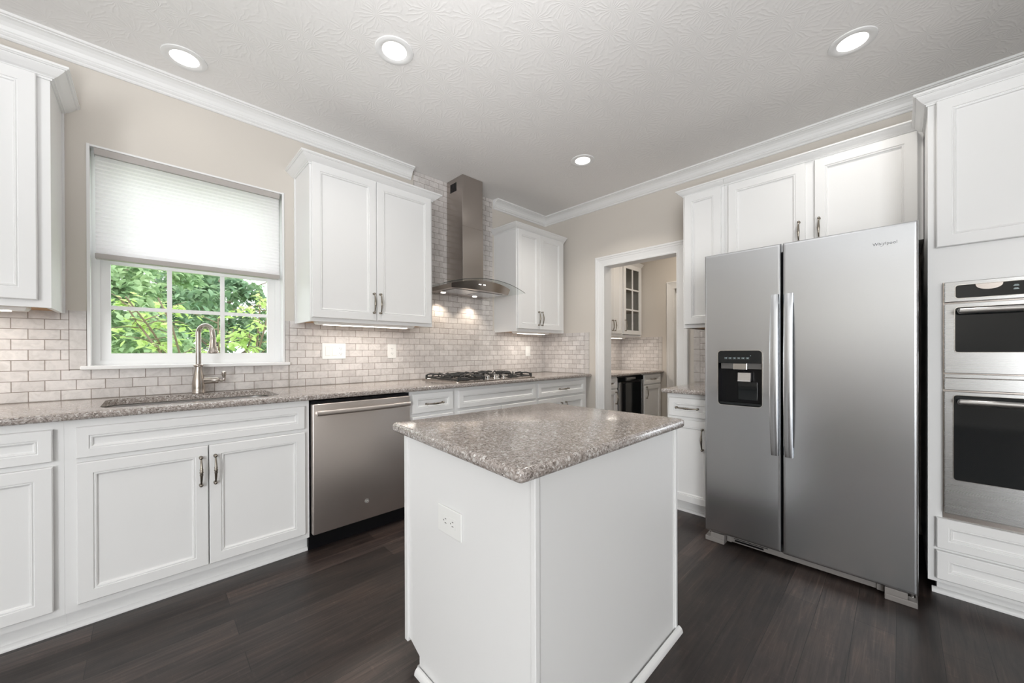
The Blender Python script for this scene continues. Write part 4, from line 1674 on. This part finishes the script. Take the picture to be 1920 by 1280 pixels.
# ------------------------------------------------------------------ wine cooler
wc = thing('wine_cooler', (0.87, -0.32, 0), 'black and stainless wine cooler under the pantry countertop', 'wine cooler')
mb = MB(LA)
mb.box(0.568, 1.176, 0.03, 0.60, 0.0005, 0.818, 0.004)
mb.build('case', M['black'], wc)
mb = MB(LA)
mb.slab_hole(R4(0.624, 1.122, 0.09, 0.752), R4(0.660, 1.095, 0.16, 0.735), lambda p, h: (p[0], h, p[1]), 0.601, 0.630)
dr = mb.build('door', M['black'], wc)
for a, c in ((0.582, 0.6235), (1.1225, 1.164)):
    mb = MB(LA)
    mb.box(a, c, 0.601, 0.634, 0.09, 0.752, 0.003)
    mb.build('door_stile', M['steel'], dr)
mb = MB(LA)
mb.box(0.660, 1.095, 0.604, 0.628, 0.16, 0.735)
mb.build('door_glass', M['blackglass'], dr)
mb = MB(LA)
mb.box(0.575, 1.170, 0.601, 0.628, 0.757, 0.812, 0.003)
pn = mb.build('control_panel', M['blackglass'], wc)
mb = MB(LA)
mb.box(0.76, 0.97, 0.6285, 0.630, 0.775, 0.800)
mb.build('display', M['sinksteel'], pn)


# ------------------------------------------------------------------ lamps
def can(x, y, label, power):
    t_ = thing('recessed_light', (x, y, CEIL), label, 'ceiling light', 'recessed ceiling lights')
    mb = MB()
    mb.lathe([(0.066, -0.0005), (0.095, -0.0005), (0.094, -0.005), (0.084, -0.008), (0.070, -0.007), (0.060, -0.003), (0.060, -0.0005)], (x, y, CEIL), 2, 36)
    mb.build('trim_ring', M['trim'], t_, smooth=40)
    mb = MB()
    mb.lathe([(0.002, -0.0006), (0.0605, -0.0006), (0.0605, -0.0035), (0.002, -0.0045)], (x, y, CEIL), 2, 28)
    mb.build('lens', M['lamp'], t_)
    l = bpy.data.lights.new('downlight', 'AREA')
    l.shape = 'DISK'
    l.size = 0.11
    l.energy = power
    l.color = (1.0, 0.95, 0.88)
    l.spread = math.radians(125)
    o = bpy.data.objects.new('downlight', l)
    COL.objects.link(o)
    o.location = (x, y, CEIL-0.012)
    adopt(o, t_)


can(-3.209, -0.278, 'round recessed ceiling light over the sink window', 0.1)
can(-2.437, -1.09, 'round recessed ceiling light at top centre, above the island end', 2)
can(-0.808, -2.735, 'round recessed ceiling light in front of the oven cabinet and refrigerator', 1.2)
can(-0.812, -1.108, 'small recessed ceiling light farthest back, near the cased opening', 4.5)


def undercab(T, u0, u1, d0, d1, z, label, power):
    t_ = thing('under_cabinet_light', T((u0+u1)/2, (d0+d1)/2, z), label, 'light fixture', 'under cabinet light bars')
    mb = MB(T)
    mb.loops([[(u0+i*0.6, d0+i, zz), (u1-i*0.6, d0+i, zz), (u1-i*0.6, d1-i, zz), (u0+i*0.6, d1-i, zz)] for i, zz in ((0, z-0.0005), (0, z-0.008), (0.012, z-0.022))])
    mb.build('housing', M['plastic'], t_)
    mb = MB(T)
    mb.box(u0+0.05, u1-0.05, d0+0.025, d1-0.025, z-0.0245, z-0.0225)
    mb.build('lens', M['warmlamp'], t_)
    l = bpy.data.lights.new('light_bar', 'AREA')
    l.shape = 'RECTANGLE'
    l.size, l.size_y = u1-u0-0.1, d1-d0-0.05
    l.energy = power
    l.color = (1.0, 0.93, 0.84)
    o = bpy.data.objects.new('light_bar', l)
    COL.objects.link(o)
    o.location = T((u0+u1)/2, (d0+d1)/2, z-0.027)
    adopt(o, t_)


UZ = 1.3205
undercab(LA, -4.35, -3.73, 0.18, 0.27, UZ, 'white light bar under the wall cabinet left of the window', 0.9)
undercab(LA, -2.56, -1.86, 0.18, 0.27, UZ, 'white light bar under the wall cabinet between window and hood', 0.9)
undercab(LA, -0.72, -0.24, 0.18, 0.27, UZ, 'white light bar under the wall cabinet in the corner', 0.8)
undercab(LA, 0.80, 1.34, 0.21, 0.29, 1.3115, 'small light bar under the pantry wall cabinet', 2.2)
# unseen warm lamp added to light the pantry, above the header
l = bpy.data.lights.new('pantry_fill', 'AREA')
l.shape = 'DISK'
l.size = 0.14
l.energy = 7
l.color = (1.0, 0.90, 0.78)
o = bpy.data.objects.new('pantry_fill', l)
COL.objects.link(o)
o.location = (1.0, -1.2, CEIL-0.01)

# ------------------------------------------------------------------ garden outside the window
mb = MB()
mb.box(-16, 12, 0.2, 26, -0.6, -0.5)
gd_ = struct(mb.build('ground', M['grass']))


def leaf_faces(bm, c, size, rng, droop=0.3):
    a = rng.uniform(0, 2*math.pi)
    t = Vector((math.cos(a), math.sin(a), rng.uniform(-0.9, 0.35))).normalized()
    up = Vector((rng.uniform(-0.5, 0.5), rng.uniform(-0.5, 0.5), 1.0))
    s = t.cross(up).normalized()
    nrm = s.cross(t)
    L, Wd = size, size*0.30
    P = [c, c+t*L*0.30+s*Wd*0.85-nrm*L*0.03, c+t*L*0.62+s*Wd*0.75-nrm*L*0.08, c+t*L-nrm*L*droop,
         c+t*L*0.62-s*Wd*0.75-nrm*L*0.08, c+t*L*0.30-s*Wd*0.85-nrm*L*0.03, c+t*L*0.5+nrm*L*0.03]
    v_ = [bm.verts.new(p) for p in P]
    for i in range(6):
        bm.faces.new((v_[6], v_[i], v_[(i+1) % 6]))


def mesh_from(bm, name, material, parent):
    me = bpy.data.meshes.new(name)
    bm.to_mesh(me)
    bm.free()
    me.materials.append(material)
    o = bpy.data.objects.new(name, me)
    COL.objects.link(o)
    adopt(o, parent)
    return o


def tree(name, x, y, h, rad, zc, nleaf, lsize, material, label, seed, trunk=0.12, base=-0.5):
    rng = random.Random(seed)
    t_ = thing(name, (x, y, base), label, 'tree')
    mb = MB()
    mb.tube([(x, y, base), (x+0.05, y, base+h*0.35), (x-0.05, y, base+h*0.7)], [trunk, trunk*0.7, trunk*0.3], 8)
    for k in range(7):
        a = k*2.4
        z0 = base+h*(0.25+0.06*k)
        mb.tube([(x, y, z0), (x+math.cos(a)*rad*0.4, y+math.sin(a)*rad*0.4, z0+0.5), (x+math.cos(a)*rad*0.8, y+math.sin(a)*rad*0.8, z0+0.8)], [trunk*0.35, trunk*0.2, trunk*0.06], 6)
    mb.build('trunk', M['bark'], t_)
    bm = bmesh.new()
    clumps = []
    for k in range(46):
        u = rng.uniform(-1, 1)
        a = rng.uniform(0, 2*math.pi)
        q = math.sqrt(1-u*u)
        r_ = rad*rng.uniform(0.45, 1.0)
        clumps.append((Vector((x+q*math.cos(a)*r_, y+q*math.sin(a)*r_, zc+u*r_*(h*0.42/rad))), rad*rng.uniform(0.18, 0.34)))
    for i in range(nleaf):
        c, cr = clumps[rng.randrange(len(clumps))]
        p = c+Vector((rng.uniform(-1.5, 1.5), rng.uniform(-1.5, 1.5), rng.uniform(-1, 1)))*cr*0.55
        leaf_faces(bm, p, lsize*rng.uniform(0.6, 1.3), rng)
    mesh_from(bm, 'foliage', material, t_)
    return t_


def sapling(x, y, spread, label, seed, material, nb, lsize, lean=0.0):
    rng = random.Random(seed)
    t_ = thing('sapling', (x, y, -0.5), label, 'tree')
    mb = MB()
    bm = bmesh.new()
    for s in range(nb):
        a = rng.uniform(-1.25, 1.25)*spread
        top = rng.uniform(1.2, 2.0)
        p0 = Vector((x+rng.uniform(-0.06, 0.06), y, -0.5))
        pts = []
        for k in range(9):
            f = k/8
            pts.append(p0+Vector((a*f**1.4+lean*f+rng.uniform(-0.02, 0.02), rng.uniform(-0.25, 0.25)*f, (top+0.5)*f)))
        mb.tube([tuple(p) for p in pts], [0.018*(1-0.8*k/8)+0.003 for k in range(9)], 6)
        for k in range(3, 9):
            for q in range(4):
                d = Vector((rng.uniform(-1, 1), rng.uniform(-0.8, 0.8), rng.uniform(-0.1, 0.5)))*0.30
                e0 = pts[k]+(pts[k-1]-pts[k])*rng.random()
                mb.tube([tuple(e0), tuple(e0+d*0.5+Vector((0, 0, 0.02))), tuple(e0+d)], [0.006, 0.004, 0.002], 5)
                for w_ in range(7):
                    leaf_faces(bm, e0+d*rng.uniform(0.35, 1.05)+Vector((rng.uniform(-.03, .03), rng.uniform(-.03, .03), rng.uniform(-.03, .03))), lsize*rng.uniform(0.6, 1.25), rng, 0.18)
    mb.build('branches', M['bark'], t_)
    mesh_from(bm, 'foliage', material, t_)
    return t_


sapling(-2.75, 1.9, 0.8, 'lime green sapling right outside the sink window', 3, M['leaf_lime'], 8, 0.085)
sapling(-1.7, 3.4, 0.9, 'pale twiggy sapling behind the right-hand window panes', 11, M['leaf_lime'], 8, 0.075)
tree('tree', -4.0, 5.2, 4.2, 1.3, 1.7, 7500, 0.13, M['leaf_green'], 'full green tree behind the left-hand window panes', 5)
tree('tree', -2.0, 9.2, 5.0, 1.6, 1.8, 6000, 0.20, M['leaf_dark'], 'dark green tree behind the middle window panes', 6)
tree('tree', 1.9, 12.6, 5.0, 1.9, 1.9, 3600, 0.16, M['leaf_green'], 'thin green tree at the right beyond the window', 8)
tree('tree', -6.4, 9.6, 5.0, 1.6, 2.0, 5000, 0.2, M['leaf_dark'], 'dark green tree farthest left beyond the window', 9)
tree('tree', -3.0, 15.0, 6.4, 2.3, 2.4, 6000, 0.30, M['leaf_dark'], 'tall dark green tree farthest back beyond the window', 10)
